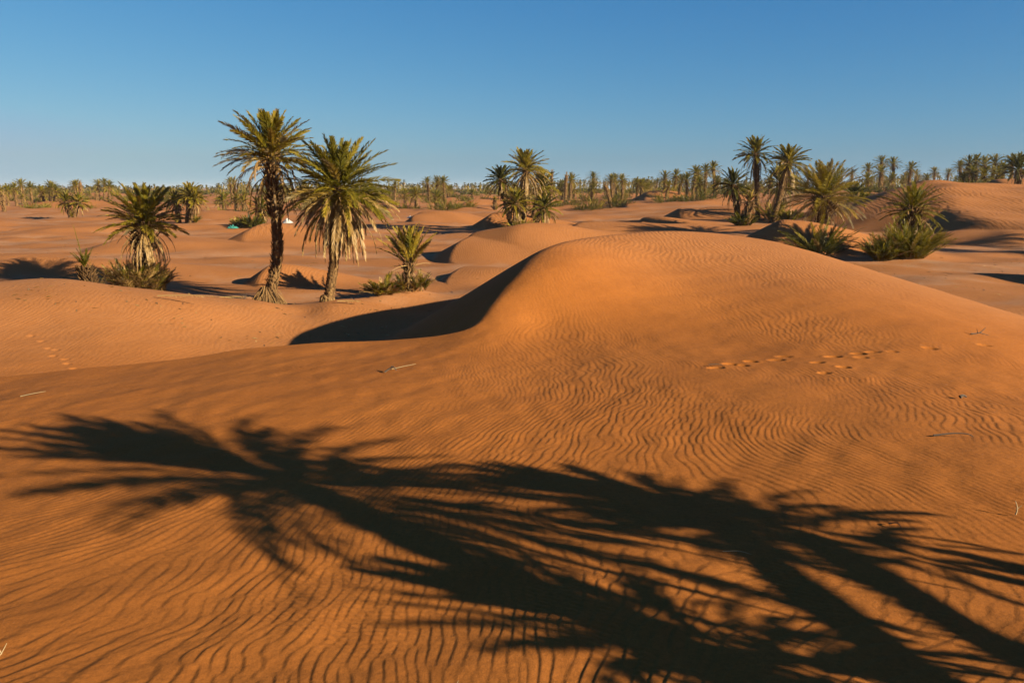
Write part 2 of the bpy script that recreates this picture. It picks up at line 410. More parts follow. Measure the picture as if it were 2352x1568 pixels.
def build_ground():
    t0 = time.time()
    th_in = np.arange(-.70, .7001, GRID_A)
    th_out = np.linspace(.70, 2 * math.pi - .70, 110)[1:-1]
    th = np.concatenate([th_in, th_out])
    rr = [.25]
    while rr[-1] < 9000:
        r = rr[-1]
        q = .05 if r < 3.0 else GRID_R if r < 45 else GRID_R * 1.5 if r < 110 else .012 if r < 300 else .04
        rr.append(r * (1 + q))
    rr = np.array(rr)
    R, T = np.meshgrid(rr, th, indexing='ij')
    x = (R * np.sin(T)).ravel(); y = (R * np.cos(T)).ravel(); r = R.ravel()
    z = np.empty_like(x); sd = np.empty_like(x); du = np.empty_like(x); nb = np.empty_like(x)
    CH = 300000
    for i in range(0, len(x), CH):
        s = slice(i, i + CH)
        z[s], sd[s], du[s], nb[s] = ground_shape(x[s], y[s], True)
    # modelled ripples near the eye
    m = (r > 2.6) & (r < 30) & (np.abs(np.arctan2(x, y)) < .72)
    idx = np.nonzero(m)[0]
    rip = np.zeros_like(x)
    for i in range(0, len(idx), CH):
        j = idx[i:i + CH]
        rip[j] = ripples(x[j], y[j], r[j], z[j], sd[j], du[j])
    w = sstep(2.6, 3.4, r) * sstep(30, 19, r)
    # smooth places: near the crests, the long smooth streak on the right, the lee side
    crestm = 1 - .75 * np.exp(-(sd / .35) ** 2)
    lee = np.where((sd > 0) & (nb > .15), .25, 1.0)
    sx0, sy0, sx1, sy1 = STREAK
    tt = ((x - sx0) * (sx1 - sx0) + (y - sy0) * (sy1 - sy0)) / ((sx1 - sx0) ** 2 + (sy1 - sy0) ** 2)
    ds = np.abs((x - sx0) * (sy1 - sy0) - (y - sy0) * (sx1 - sx0)) / math.hypot(sx1 - sx0, sy1 - sy0)
    streak = 1 - .8 * np.exp(-(ds / .55) ** 2) * sstep(-.1, .1, tt) * sstep(1.5, 1.1, tt)
    # smooth brow along the right shoulder of the big dune
    brow = 1 - .85 * sstep(-3.0, -1.2, sd) * (sd < 0) * sstep(5, 9, x)
    calm = 1 - .35 * sstep(.1, 1.5, snoise(x, y, 4.5, 51, 8))
    ripmask = crestm * lee * streak * brow * calm
    z = z + rip * w * ripmask
    # disturbed sand, small lumps
    z = z + .005 * snoise(x, y, 1.4, 61, 9) * sstep(40, 20, r) + .0025 * snoise(x, y, .5, 62, 9) * sstep(25, 12, r) * ripmask
    for (fx, fy, ra, rb, ang, dep) in FOOT:
        mm = (np.abs(x - fx) < 1.2) & (np.abs(y - fy) < 1.2)
        dx, dy = x[mm] - fx, y[mm] - fy
        c, s = math.cos(ang), math.sin(ang)
        e = np.sqrt(((dx * c + dy * s) / ra) ** 2 + ((-dx * s + dy * c) / rb) ** 2)
        z[mm] += -dep * (1 - sstep(.35, 1.1, e)) + .10 * dep * np.exp(-((e - 1.25) / .3) ** 2)
    nr, nt_ = len(rr), len(th)
    I = np.arange(nr * nt_).reshape(nr, nt_)
    J = np.roll(I, -1, axis=1)
    F = np.stack([I[:-1], J[:-1], J[1:], I[1:]], -1).reshape(-1, 4)[:, ::-1]
    V = np.stack([x, y, z], -1)
    c0 = len(V); V = np.vstack([V, [[0, 0, z[:nt_].mean()]]])
    F3 = np.stack([I[0], J[0], np.full(nt_, c0)], -1)
    flatness = np.exp(-(np.maximum(du, 0) / .22) ** 2) * np.exp(-(np.maximum(nb, 0) / .1) ** 2)
    crust = flatness * sstep(30, 42, r) * sstep(-.3, .7, snoise(x * .35, y, 7, 71, 9) + .25 * snoise(x, y, 2, 72, 8)) * .9
    farr = sstep(19, 30, r)
    ripf = np.clip(.35 + .9 * sstep(.1, .5, du) - .4 * crust, 0, 1.0) * sstep(160, 60, r) 
    ripf = np.where(r < 34, np.maximum(ripmask * .9, .2) * np.where(sd < 0, 1, .5), ripf * .55)
    app = lambda a: np.append(a, 0)
    g = mesh_obj("desert_ground", V, [F, F3], SAND, smooth=True, attrs={"big_ripple": app(sstep(55, 75, r) * sstep(.5, 1.8, du) * sstep(200, 110, r)), "crust": app(crust), "far": app(farr), "ripple": app(ripf)})
    g["kind"] = "structure"; g["label"] = "rippled orange sand dunes and pale dry flats"
    print("ground", len(V), "verts", round(time.time() - t0, 1), "s")
    return g
GRID_A, GRID_R = .00125, .0022
_a = spot(1500, dist(835, 3.2)); _b = spot(2352, dist(1060, 2.98)); STREAK = (_a[0], _a[1], _b[0], _b[1])
# a track of footprints on the face of the big dune, a smaller one on the left
_r = random.Random(5)
for (u, v) in [(1640, 842), (1662, 845), (1690, 846), (1722, 838), (1775, 833), (1812, 829), (1862, 830), (1908, 828), (1965, 830), (1985, 822), (2010, 819), (2050, 812), (1885, 856), (1935, 857), (2270, 786), (2140, 806)]:
    x, y, z = spot(u + _r.uniform(-16, 16), dist(v + _r.uniform(-9, 9), 3.18)); FOOT.append((x, y, .13 + _r.random() * .05, .10, _r.uniform(-.2, .2), .02 + .035 * _r.random()))
for (u, v) in [(112, 780), (122, 797), (128, 783), (150, 803), (155, 812), (170, 822), (176, 838), (95, 765), (72, 755), (181, 848)]:
    d = 19.5 + (848 - v) * .045; x, y, z = spot(u, d); FOOT.append((x, y, .13, .10, _r.uniform(-.3, .3), .035))
# ------------------------------------------------------------------ plants: materials
def frond_material(name, stops, trans=.44):
    m, nt, bs, out = mat(name)
    L = nt.links
    oi = nt.nodes.new("ShaderNodeObjectInfo")
    t = attr(nt, "tint")
    f = mathn(nt, 'ADD', t, mathn(nt, 'MULTIPLY', mathn(nt, 'SUBTRACT', oi.outputs['Random'], .12), .18), True)
    col = ramp(nt, f, stops)
    L.new(col, bs.inputs['Base Color'])
    bs.inputs['Roughness'].default_value = .5; bs.inputs['Specular IOR Level'].default_value = .25
    tr = nt.nodes.new("ShaderNodeBsdfTranslucent"); L.new(col, tr.inputs['Color'])
    mx = nt.nodes.new("ShaderNodeMixShader"); mx.inputs[0].default_value = trans
    L.new(bs.outputs[0], mx.inputs[1]); L.new(tr.outputs[0], mx.inputs[2]); L.new(mx.outputs[0], out.inputs[0])
    return m
LEAF = frond_material("palm_leaf", [(0, (.038, .046, .007)), (.35, (.22, .19, .013)), (.65, (.46, .33, .022)), (.85, (.58, .36, .05)), (1, (.34, .25, .11))])
DRY = frond_material("dry_palm_leaf", [(0, (.09, .048, .016)), (.5, (.38, .21, .055)), (1, (.56, .35, .12))], .15)
def bark_material():
    m, nt, bs, out = mat("palm_bark")
    geo = nt.nodes.new("ShaderNodeTexCoord"); pos = geo.outputs['Object']
    t = attr(nt, "tint")
    n = noise(nt, pos, 9, 5, .65)
    f = mathn(nt, 'ADD', mathn(nt, 'MULTIPLY', t, .6), mathn(nt, 'MULTIPLY', n, .5), True)
    col = ramp(nt, f, [(.15, (.07, .038, .016)), (.5, (.24, .13, .05)), (.85, (.46, .27, .10))])
    nt.links.new(col, bs.inputs['Base Color']); bs.inputs['Roughness'].default_value = .9; bs.inputs['Specular IOR Level'].default_value = .1
    b = nt.nodes.new("ShaderNodeBump"); b.inputs['Distance'].default_value = .03; b.inputs['Strength'].default_value = .8
    nt.links.new(noise(nt, pos, 28, 4, .7), b.inputs['Height']); nt.links.new(b.outputs[0], bs.inputs['Normal'])
    return m
BARK = bark_material()

class Geo:
    def __init__(s): s.V = []; s.T = []; s.Q = []; s.a = []; s.n = 0
    def add(s, V, T=None, Q=None, tint=0.5):
        V = np.asarray(V, float).reshape(-1, 3)
        s.V.append(V)
        s.a.append(np.full(len(V), tint, float) if np.isscalar(tint) else np.asarray(tint, float).ravel())
        if T is not None and len(T): s.T.append(np.asarray(T) + s.n)
        if Q is not None and len(Q): s.Q.append(np.asarray(Q) + s.n)
        s.n += len(V)
    def obj(s, name, m, parent=None, smooth=False):
        F = []
        if s.T: F.append(np.vstack(s.T))
        if s.Q: F.append(np.vstack(s.Q))
        if not F: return None
        return mesh_obj(name, np.vstack(s.V), F, m, parent, smooth, {"tint": np.clip(np.concatenate(s.a), 0, 1)})

def tube(g, P, rad, sides=8, tint=.5, jitter=0, rs=None, cap=True):
    P = np.asarray(P, float); n = len(P)
    T = np.gradient(P, axis=0); T /= np.linalg.norm(T, axis=1)[:, None] + 1e-9
    ref = np.array([0, 1.0, 0.03]) if abs(T[:, 1]).max() < .8 else np.array([1.0, 0, .03])
    S = np.cross(T, ref); S /= np.linalg.norm(S, axis=1)[:, None]
    U = np.cross(S, T)
    a = np.linspace(0, 2 * math.pi, sides, endpoint=False)
    rad = np.broadcast_to(rad, (n,))
    rr = rad[:, None] * (1 + (jitter * rs.uniform(-1, 1, (n, sides)) if jitter else 0))
    V = P[:, None] + rr[..., None] * (np.cos(a)[None, :, None] * S[:, None] + np.sin(a)[None, :, None] * U[:, None])
    I = np.arange(n * sides).reshape(n, sides); J = np.roll(I, -1, 1)
    Q = np.stack([I[:-1], J[:-1], J[1:], I[1:]], -1).reshape(-1, 4)
    Tt = []
    V = V.reshape(-1, 3)
    if cap:
        V = np.vstack([V, P[-1:]]); c = len(V) - 1
        Tt = np.stack([I[-1], J[-1], np.full(sides, c)], -1)
    tt = tint if np.isscalar(tint) else np.append(np.repeat(tint, sides), [tint[-1]] if cap else [])
    g.add(V, Tt, Q, tt)
    return S, U, T

def frond(g, base, az, el, length, droop, rs, pairs=40, lw=.03, ll=.34, tint=.4, twist=0.0, tipbrown=.0, close=0.0, segs=9, rachis=.018, gap=.13, side_bend=0.0, lseg=2):
    """one pinnate leaf: a bent rib with two rows of narrow leaflets.
    close 0 = leaflets spread, 1 = dry leaflets hanging along the rib"""
    s = np.linspace(0, 1, segs)
    e = el - droop * (s ** 1.5)
    e = np.maximum(e, -1.5)
    azs = az + side_bend * s ** 1.4
    D = np.stack([np.cos(e) * np.cos(azs), np.cos(e) * np.sin(azs), np.sin(e)], 1)
    P = np.vstack([[0, 0, 0], np.cumsum((D[:-1] + D[1:]) / 2 * (length / (segs - 1)), axis=0)]) + np.asarray(base, float)
    tube(g, P, rachis * (1.25 - 1.05 * s), 3, tint=np.clip(tint + .30 - .15 * s, 0, 1), cap=False)
    t = np.linspace(gap, 1, pairs) 
    Pi = np.stack([np.interp(t, s, P[:, k]) for k in range(3)], 1)
    Di = np.stack([np.interp(t, s, D[:, k]) for k in range(3)], 1); Di /= np.linalg.norm(Di, axis=1)[:, None]
    Sd = np.stack([-np.sin(azs), np.cos(azs), 0 * azs], 1); Si = np.stack([np.interp(t, s, Sd[:, k]) for k in range(3)], 1)
    Si /= np.linalg.norm(Si, axis=1)[:, None]
    Ni = np.cross(Di, Si); Ni *= np.where(Ni[:, 2:3] < 0, -1, 1) if el < 1.2 else 1
    tw = twist
    S2 = Si * math.cos(tw) + Ni * math.sin(tw); N2 = np.cross(Di, S2)
    prof = np.minimum(1, .45 + 2.2 * (t - gap)) * (1 - .62 * np.clip((t - .45) / .55, 0, 1) ** 1.6)
    for sg in (-1, 1):
        n = pairs
        lift = rs.normal(.35, .20, n) * (1 - close)
        ang = (.85 - .42 * t + rs.normal(0, .08, n)) * (1 - .75 * close)
        dirv = Di * np.cos(ang)[:, None] + np.sin(ang)[:, None] * (sg * S2 * np.cos(lift)[:, None] + N2 * np.sin(lift)[:, None])
        dirv[:, 2] -= .55 * close + .05
        dirv += rs.normal(0, .05 + .08 * close, (n, 3))
        dirv /= np.linalg.norm(dirv, axis=1)[:, None]
        l = ll * prof * rs.uniform(.85, 1.12, n)
        wv = np.cross(dirv, N2 + .3 * rs.normal(0, 1, (n, 3))); wv /= np.linalg.norm(wv, axis=1)[:, None] + 1e-9
        w = lw * (.75 + .5 * rs.rand(n))
        A = Pi - wv * w[:, None] * .35; B = Pi + wv * w[:, None] * .35
        tt = np.clip(tint + rs.normal(0, .05, n) + tipbrown * np.clip((t - .55) / .45, 0, 1), 0, 1)
        if lseg == 1:
            M = Pi + dirv * l[:, None]
            V = np.stack([A, B, M], 1).reshape(-1, 3); T = np.arange(n * 3).reshape(n, 3)
            g.add(V, T, None, np.repeat(tt, 3))
        else:
            sag = np.array([0, 0, -1.0]) * (l * (.10 + .35 * close))[:, None]
            M1 = Pi + dirv * (l * .5)[:, None]; M2 = Pi + dirv * l[:, None] + sag
            C1 = M1 - wv * w[:, None] * .5; C2 = M1 + wv * w[:, None] * .5
            V = np.stack([A, B, C2, C1, M2], 1).reshape(-1, 3)
            b = np.arange(n)[:, None] * 5
            g.add(V, b + np.array([[3, 2, 4]]), b + np.array([[0, 1, 2, 3]]), np.repeat(tt, 5))
    return P[-1]

def crown(g, top, rs, n=60, L=2.3, emin=-.25, emax=1.5, pairs=40, lw=.03, ll=.34, droop=.75, tint=.35, lean=(0, 0), az_bias=None, r0=.12, yellow=.12, **kw):
    ga = 2.399963
    a0 = rs.uniform(0, 6.28)
    for i in range(n):
        f = (i + .5) / n
        el = emax + (emin - emax) * f ** .85 + rs.normal(0, .07)
        az = a0 + i * ga + rs.normal(0, .12)
        c = np.array([lean[0], lean[1]])
        el2 = el + (c[0] * math.cos(az) + c[1] * math.sin(az))
        Li = L * (.72 + .28 * min(1, f * 3)) * rs.uniform(.88, 1.1)
        dr = droop * (.35 + .9 * f) * rs.uniform(.75, 1.25)
        base = np.asarray(top) + np.array([math.cos(az) * r0 * f, math.sin(az) * r0 * f, .25 * (1 - f) * r0 * 4 - .3 * f])
        ti = tint + .18 * f ** 2 + rs.normal(0, .08)
        brown = 0.0
        if rs.rand() < yellow * f: ti += .35; brown = .2
        frond(g, base, az, min(el2, 1.53), Li, dr, rs, pairs, lw, ll, ti, rs.normal(0, .35), .12 + brown, side_bend=rs.normal(0, .18), **kw)

def skirt(g, top, rs, n=30, L=1.9, emin=-1.1, emax=-.05, pairs=26, lw=.02, ll=.22, drop=.7, tint=.5, close=.8, droop=1.1, spread=1.0, **kw):
    a0 = rs.uniform(0, 6.28)
    for i in range(n):
        f = (i + .5) / n
        el = emax + (emin - emax) * f + rs.normal(0, .15)
        az = a0 + i * 2.399963 + rs.normal(0, .2)
        base = np.asarray(top) + np.array([math.cos(az) * .14, math.sin(az) * .14, -.25 - drop * f])
        frond(g, base, az, el, L * rs.uniform(.7, 1.12), droop * rs.uniform(.6, 1.2), rs, pairs, lw, ll, tint + rs.normal(0, .16), rs.normal(0, .3), 0.1, close=close * rs.uniform(.8, 1.15), side_bend=rs.normal(0, .3), **kw)

def boots(g, P, rad, rs, per_m=90, length=.16, wide=.10, out=.55, t0=0, t1=1, tint=.45):
    """cut leaf bases standing out of the trunk like scales"""
    P = np.asarray(P, float); seg = np.linalg.norm(np.diff(P, axis=0), axis=1); s = np.concatenate([[0], np.cumsum(seg)]); tot = s[-1]
    n = int(per_m * tot * (t1 - t0)); 
    if n < 1: return
    k = np.arange(n); q = (t0 + (t1 - t0) * (k + .5) / n) * tot
    C = np.stack([np.interp(q, s, P[:, j]) for j in range(3)], 1)
    R = np.interp(q, s, np.broadcast_to(rad, (len(P),)))
    az = k * 2.399963 + rs.normal(0, .15, n)
    O = np.stack([np.cos(az), np.sin(az), 0 * az], 1); S = np.stack([-np.sin(az), np.cos(az), 0 * az], 1)
    le = length * rs.uniform(.6, 1.3, n)[:, None]; w = wide * rs.uniform(.7, 1.2, n)[:, None]; o = out * rs.uniform(.6, 1.4, n)[:, None]
    Z = np.array([0, 0, 1.0])
    b0 = C + O * R[:, None] * .9
    a = b0 - S * w * .5 - Z * le * .35; b = b0 + S * w * .5 - Z * le * .35
    m = b0 + O * le * o * .55 - Z * le * .1
    tip = b0 + O * le * o + Z * le * .75
    tl = tip - S * w * .28; tr = tip + S * w * .28; bk = b0 + Z * le * .5
    V = np.stack([a, b, m, tl, tr, bk], 1).reshape(-1, 3); bb = k[:, None] * 6
    g.add(V, np.vstack([bb + [[0, 1, 2]], bb + [[0, 2, 3]], bb + [[1, 4, 2]], bb + [[2, 4, 3]], bb + [[3, 4, 5]]]), None,
          np.repeat(np.clip(tint + rs.normal(0, .15, n), 0, 1), 6))

def blades(g, centre, rs, n=60, L=.6, el=(.3, 1.4), r=.2, w=.012, tint=.6, droop=.5, az=None, segs=4):
    for i in range(n):
        a = rs.uniform(0, 6.28) if az is None else az + rs.normal(0, .5)
        e = rs.uniform(*el); l = L * rs.uniform(.5, 1.15)
        s = np.linspace(0, 1, segs); ee = e - droop * rs.uniform(.4, 1.3) * s
        D = np.stack([np.cos(ee) * math.cos(a), np.cos(ee) * math.sin(a), np.sin(ee)], 1) * l / (segs - 1)
        rr = r * math.sqrt(rs.rand()); ra = rs.uniform(0, 6.28)
        P = np.asarray(centre) + np.array([rr * math.cos(ra), rr * math.sin(ra), 0]) + np.vstack([[0, 0, 0], np.cumsum(D[:-1], 0)])
        S = np.array([-math.sin(a), math.cos(a), 0]) * w
        ww = (1 - s * .85)[:, None]
        V = np.concatenate([P - S * ww, P + S * ww]); k = np.arange(segs - 1)
        g.add(V, None, np.stack([k, k + segs, k + segs + 1, k + 1], 1), min(1, max(0, tint + rs.normal(0, .12))))

def empty(name, loc, label, cat, group=None):
    o = bpy.data.objects.new(name, None); COL.objects.link(o); o.location = loc
    o.empty_display_size = .3
    o["label"] = label; o["category"] = cat
    if group: o["group"] = group
    return o

def trunk_curve(b, pixels, d, z0, x0):
    """world points of a trunk from measured (u, v) points in the upright plane at distance d"""
    P = []
    for (u, v) in pixels:
        z = EYE + zrel(v, d); P.append((xat(u, d, z) - x0, 0.0, z - z0))
    return np.array(P)

def smooth_path(P, n=5):
    return catmull(np.asarray(P, float), n)

def palm(name, label, d, base_u, pix, width, L, n=60, seed=1, emin=-.25, emax=1.5, skirt_n=30, skirt_L=1.9, skirt_drop=.8, skirt_kw={}, crown_kw={}, boot_kw={},
         boots_low=True, suckers=0, sucker_L=1.0, sucker_r=.35, tufts=0, root=0, pairs=50, cat="palm tree", group=None, base_z=None, ybend=0.0, fat=1.0, lseg=2, tint=.35, dryness=0):
    """one date palm. width = trunk width in measuring-picture pixels, pix = trunk points from the foot to the heart of the crown"""
    rs = np.random.RandomState(seed)
    x0, y0, z0 = spot(base_u, d)
    z0 -= .06
    e = empty(name, (x0, y0, z0), label, cat, group)
    P = trunk_curve(None, pix, d, z0, x0)
    P[0] = (0, 0, -.15)
    P[:, 1] += np.linspace(0, 1, len(P)) ** 1.5 * ybend
    P = smooth_path(P, 5)
    sc = SC / FPX * (d * cosP)
    w = width * sc / 2
    g = Geo()
    s = np.linspace(0, 1, len(P))
    rad = w * (1.12 - .22 * s + .25 * np.exp(-(s / .06) ** 2)) * fat
    tube(g, P, rad * .88, 10, tint=.35, jitter=.06, rs=rs)
    H = np.linalg.norm(np.diff(P, axis=0), axis=1).sum()
    bk = dict(per_m=70, length=.17, wide=.11, out=.45); bk.update(boot_kw)
    boots(g, P, rad, rs, t0=.02, t1=.7, **{**bk, 'length': bk['length'] * .75, 'out': bk['out'] * .75})
    boots(g, P, rad * 1.05, rs, t0=.6, t1=1.0, **{**bk, 'length': bk['length'] * 1.35, 'out': bk['out'] * 1.2, 'tint': .38})
    g.obj("trunk", BARK, e)
    top = P[-1]
    g = Geo(); ck = dict(lw=.038, ll=.40 * L / 2.3); ck.update(crown_kw)
    crown(g, top, rs, n, L, emin, emax, pairs, tint=tint, lseg=lseg, **ck); g.obj("crown", LEAF, e)
    if skirt_n:
        g = Geo(); skirt(g, top, rs, skirt_n, skirt_L, drop=skirt_drop, lseg=lseg, **skirt_kw); g.obj("dry_fronds", DRY, e)
    if root:
        g = Geo()
        k = 260
        for i in range(k):
            a = rs.uniform(0, 6.28); h = root * rs.uniform(.35, 1.15); R = root * rs.uniform(.75, 1.15)
            p0 = np.array([math.cos(a) * w * .9, math.sin(a) * w * .9, h]); p2 = np.array([math.cos(a) * R, math.sin(a) * R, .02])
            p1 = p0 * .5 + p2 * .5 + np.array([math.cos(a) * .05, math.sin(a) * .05, .04 * rs.normal()])
            tube(g, [p0, p1, p2], [.02, .016, .012], 3, tint=.5 + .2 * rs.normal(), cap=False)
        tube(g, [(0, 0, -.1), (0, 0, root * .4), (0, 0, root * .95)], [root * .85, root * .45, w], 12, tint=.3, jitter=.12, rs=rs)
        g.obj("root_mound", BARK, e)
    if suckers:
        g = Geo(); gd = Geo()
        for i in range(suckers):
            a = rs.uniform(0, 6.28); rr = sucker_r * math.sqrt(rs.rand())
            c = np.array([math.cos(a) * rr, math.sin(a) * rr, .02])
            for j in range(7):
                frond(gd if rs.rand() < dryness else g, c, a + rs.normal(0, .9), rs.uniform(.7, 1.5), sucker_L * rs.uniform(.5, 1.15), rs.uniform(.2, .7), rs, 20, .026, .26 * sucker_L, .05 + .8 * rs.rand() ** 1.4, 0, .2, segs=6, rachis=.01)
        g.obj("suckers", LEAF, e)
        if gd.n: gd.obj("dry_suckers", DRY, e)
    if tufts:
        g = Geo(); blades(g, (0, 0, 0), rs, tufts, sucker_L * .9, (.2, 1.3), sucker_r * 1.2, .011, .55, .8); g.obj("dry_grass", DRY, e)
    return e

def bush(name, label, u, d, wide, high, seed, n=70, tint=.28, cat="bush", group=None, L=None, el=(.65, 1.52), dry=.12, pairs=20):
    """a stemless palm thicket: many short fronds rising from the sand"""
    rs = np.random.RandomState(seed)
    x, y, z = spot(u, d); e = empty(name, (x, y, z - .03), label, cat, group)
    sc = SC / FPX * d; W = wide * sc / 2; H = high * sc
    g = Geo(); h = Geo()
    for i in range(n):
        a = rs.uniform(0, 6.28); rr = W * .55 * math.sqrt(rs.rand())
        c = (math.cos(a) * rr, math.sin(a) * rr * .8, 0)
        f = rr / (W * .55)
        e1 = rs.uniform(*el) * (1 - .15 * f)
        l = (H * .95 if L is None else L) * rs.uniform(.6, 1.12) * (1.0 - .2 * f)
        isdry = rs.rand() < dry
        frond(h if isdry else g, c, a + rs.normal(0, .7), e1, l, rs.uniform(.15, .6), rs, pairs, .028 if d < 60 else .05, .30 * l if l < 1.2 else .36, (.5 if isdry else tint) + rs.normal(0, .1), rs.normal(0, .4), .15, segs=6, rachis=.012)
    g.obj("fronds", LEAF, e); h.obj("dry_fronds", DRY, e)
    return e
# ------------------------------------------------------------------ the near palms
MOUNDS += [(*spot(940, 37)[:2], 1.1, .28), (*spot(880, 36)[:2], .9, .2), (*spot(325, 38.4)[:2], 1.6, .12), (*spot(2070, 47)[:2], 2.4, .3)]

palm("date_palm", "tall palm with thin crown and hanging dead leaves, left of the shorter brown-skirted palm", 35, 615,
     [(615, 694), (628, 640), (636, 590), (634, 520), (628, 460), (620, 400), (617, 352)], 24, 2.15, n=76, seed=11, emin=.0, skirt_n=30, skirt_L=2.3, skirt_drop=.9,
     skirt_kw=dict(emin=-.9, emax=.4, tint=.42, droop=2.0, ll=.26, lw=.026, pairs=32), crown_kw=dict(droop=.62, yellow=.35), boot_kw=dict(per_m=85, length=.21, wide=.12, out=.6), root=.75, ybend=.3, fat=.95)
palm("date_palm", "palm with a broad brown skirt of dry leaves, right of the tall thin-crowned palm", 34.6, 752,
     [(748, 700), (760, 655), (767, 600), (768, 540), (772, 490), (778, 430)], 23, 2.5, n=88, seed=12, emin=-.4, skirt_n=95, skirt_L=2.45, skirt_drop=.55,
     skirt_kw=dict(emin=-1.15, emax=.15, tint=.62, droop=1.0, close=.38, ll=.34, lw=.030, pairs=36), crown_kw=dict(droop=.6, yellow=.2), boot_kw=dict(per_m=80, length=.15, wide=.12, out=.4), root=.3, tint=.38)
palm("date_palm", "small young palm with upright bright green leaves, beside the dark hollow of the big dune", 37, 940,
     [(940, 675), (939, 645), (938, 618), (940, 596)], 15, 1.75, n=24, seed=13, emin=.75, skirt_n=12, skirt_L=1.2, skirt_drop=.3,
     skirt_kw=dict(emin=-.7, emax=.5, tint=.85, droop=.7, pairs=10, ll=.10, close=.9), crown_kw=dict(droop=.30, lean=(.12, 0)), boot_kw=dict(per_m=110, length=.17, out=.7), suckers=16, sucker_L=.8, sucker_r=.75, dryness=.5, tufts=200, tint=.5)
bush("palm_shrub", "scrubby clump of pale shoots left of the small young palm's foot", 880, 36.3, 70, 50, 14, n=90, tint=.5, dry=.55, el=(.4, 1.5), L=1.05)
palm("date_palm", "short palm on the left with a bushy grassy foot and spreading green crown", 38.4, 325,
     [(322, 668), (326, 620), (330, 570), (330, 535), (330, 508)], 30, 2.05, n=70, seed=15, emin=-.05, skirt_n=50, skirt_L=1.9, skirt_drop=.7,
     skirt_kw=dict(emin=-1.2, emax=-.1, tint=.5, droop=1.2, close=.5), crown_kw=dict(droop=.55), boot_kw=dict(per_m=110, length=.25, out=.9, tint=.25), suckers=44, sucker_L=1.5, sucker_r=.95, dryness=.62, tufts=900, fat=.8, tint=.42)
# dark stump of a young palm with a few upright leaves
rs = np.random.RandomState(16)
x, y, z = spot(205, 33.5); e = empty("palm_stump", (x, y, z - .1), "dark bristly stump with few upright leaves left of the bushy-footed palm", "palm stump")
g = Geo(); P = [(.05, 0, 0), (.02, 0, .35), (-.04, 0, .7), (-.1, 0, 1.0)]; P = smooth_path(P, 4)
tube(g, P, np.linspace(.2, .24, len(P)), 9, .1, .1, rs); boots(g, P, np.linspace(.22, .26, len(P)), rs, 240, .16, .09, 1.0, tint=.1); g.obj("trunk", BARK, e)
g = Geo()
for i in range(16):
    frond(g, (-.1, 0, 1.0), rs.uniform(0, 6.28), rs.uniform(.95, 1.5), rs.uniform(.5, .95), .3, rs, 22, .022, .16, .08, 0, .1, segs=6, close=.6)
frond(g, (-.12, 0, 1.0), 2.9, 1.42, 1.75, .1, rs, 26, .025, .12, .1, 0, .3, segs=7, close=.8)
g.obj("fronds", LEAF, e)
g = Geo(); blades(g, (.35, 0, 0), rs, 46, 1.3, (.3, 1.2), .25, .008, .4, .5, az=.1); blades(g, (0, 0, .9), rs, 26, .8, (.0, 1.1), .15, .009, .4, .6); g.obj("dry_grass", DRY, e)

# ------------------------------------------------------------------ left and middle distance
def simple(label, d, u, top, crown_v, width, rad_px, seed, skn=20, name="date_palm", **kw):
    """a palm measured in the picture: foot column u, top row, crown heart row, crown half width"""
    uc = kw.pop('uc', u); mid = kw.pop('mid', None); x, y, z = spot(u, d)
    sc = SC / FPX * d
    L = rad_px * sc * kw.pop('Lk', 1.12)
    basev = 784 + math.tan(math.atan2(-(z - EYE), d) - PITCH) * FPX / SC
    pix = [(u, basev + 1)] + ([mid] if mid else [((u + uc) / 2 + (u - uc) * .12, (basev + crown_v) / 2)]) + [(uc, crown_v)]
    kw.setdefault('boot_kw', dict(per_m=45, length=.2, wide=.14, out=.6))
    kw.setdefault('skirt_L', L * .8)
    ck = kw.setdefault('crown_kw', {}); ck.setdefault('lw', .034 + .0006 * d); kw.setdefault('n', 44); kw.setdefault('pairs', 26)
    sk = kw.setdefault('skirt_kw', {}); sk.setdefault('lw', .03 + .0004 * d); sk.setdefault('pairs', 16)
    kw.setdefault('skirt_drop', .12 * L + .3)
    return palm(name, label, d, u, pix, width, L, seed=seed, skirt_n=skn, **kw)

simple("low two-crowned palm's left stem on the flat, leaning left at the far left", 122, 163, 432, 462, 10, 24, 31, 12, uc=151, n=36, emin=-.3, suckers=4, sucker_L=1.4)
simple("low two-crowned palm's right stem on the flat at the far left", 122, 170, 432, 464, 10, 24, 32, 12, uc=181, n=36, emin=-.3)
simple("three-stemmed palm right of the bushy-footed palm, its tallest stem", 104, 430, 412, 448, 11, 32, 33, 26, uc=437, n=48, suckers=8, sucker_L=1.5, sucker_r=1.6)
simple("shorter left stem of the three-stemmed palm right of the bushy-footed palm", 104.8, 412, 428, 462, 10, 26, 34, 20, uc=402, n=32, emin=-.3, tint=.22)
simple("short right stem of the three-stemmed palm right of the bushy-footed palm", 103.5, 436, 430, 460, 10, 28, 35, 24, uc=447, n=36, emin=-.1)
simple("dark low palm growing from a thicket behind the tall palm's trunk", 92, 602, 440, 478, 12, 30, 36, 22, uc=600, n=44, tint=.18)
bush("palm_thicket", "dark green thicket behind the tall palm's trunk, beside the teal cloth", 575, 90, 80, 38, 37, n=90, tint=.15)
bush("palm_shrub", "small yellow-green tuft at the left end of the dark thicket", 546, 91, 26, 28, 38, n=22, tint=.5)

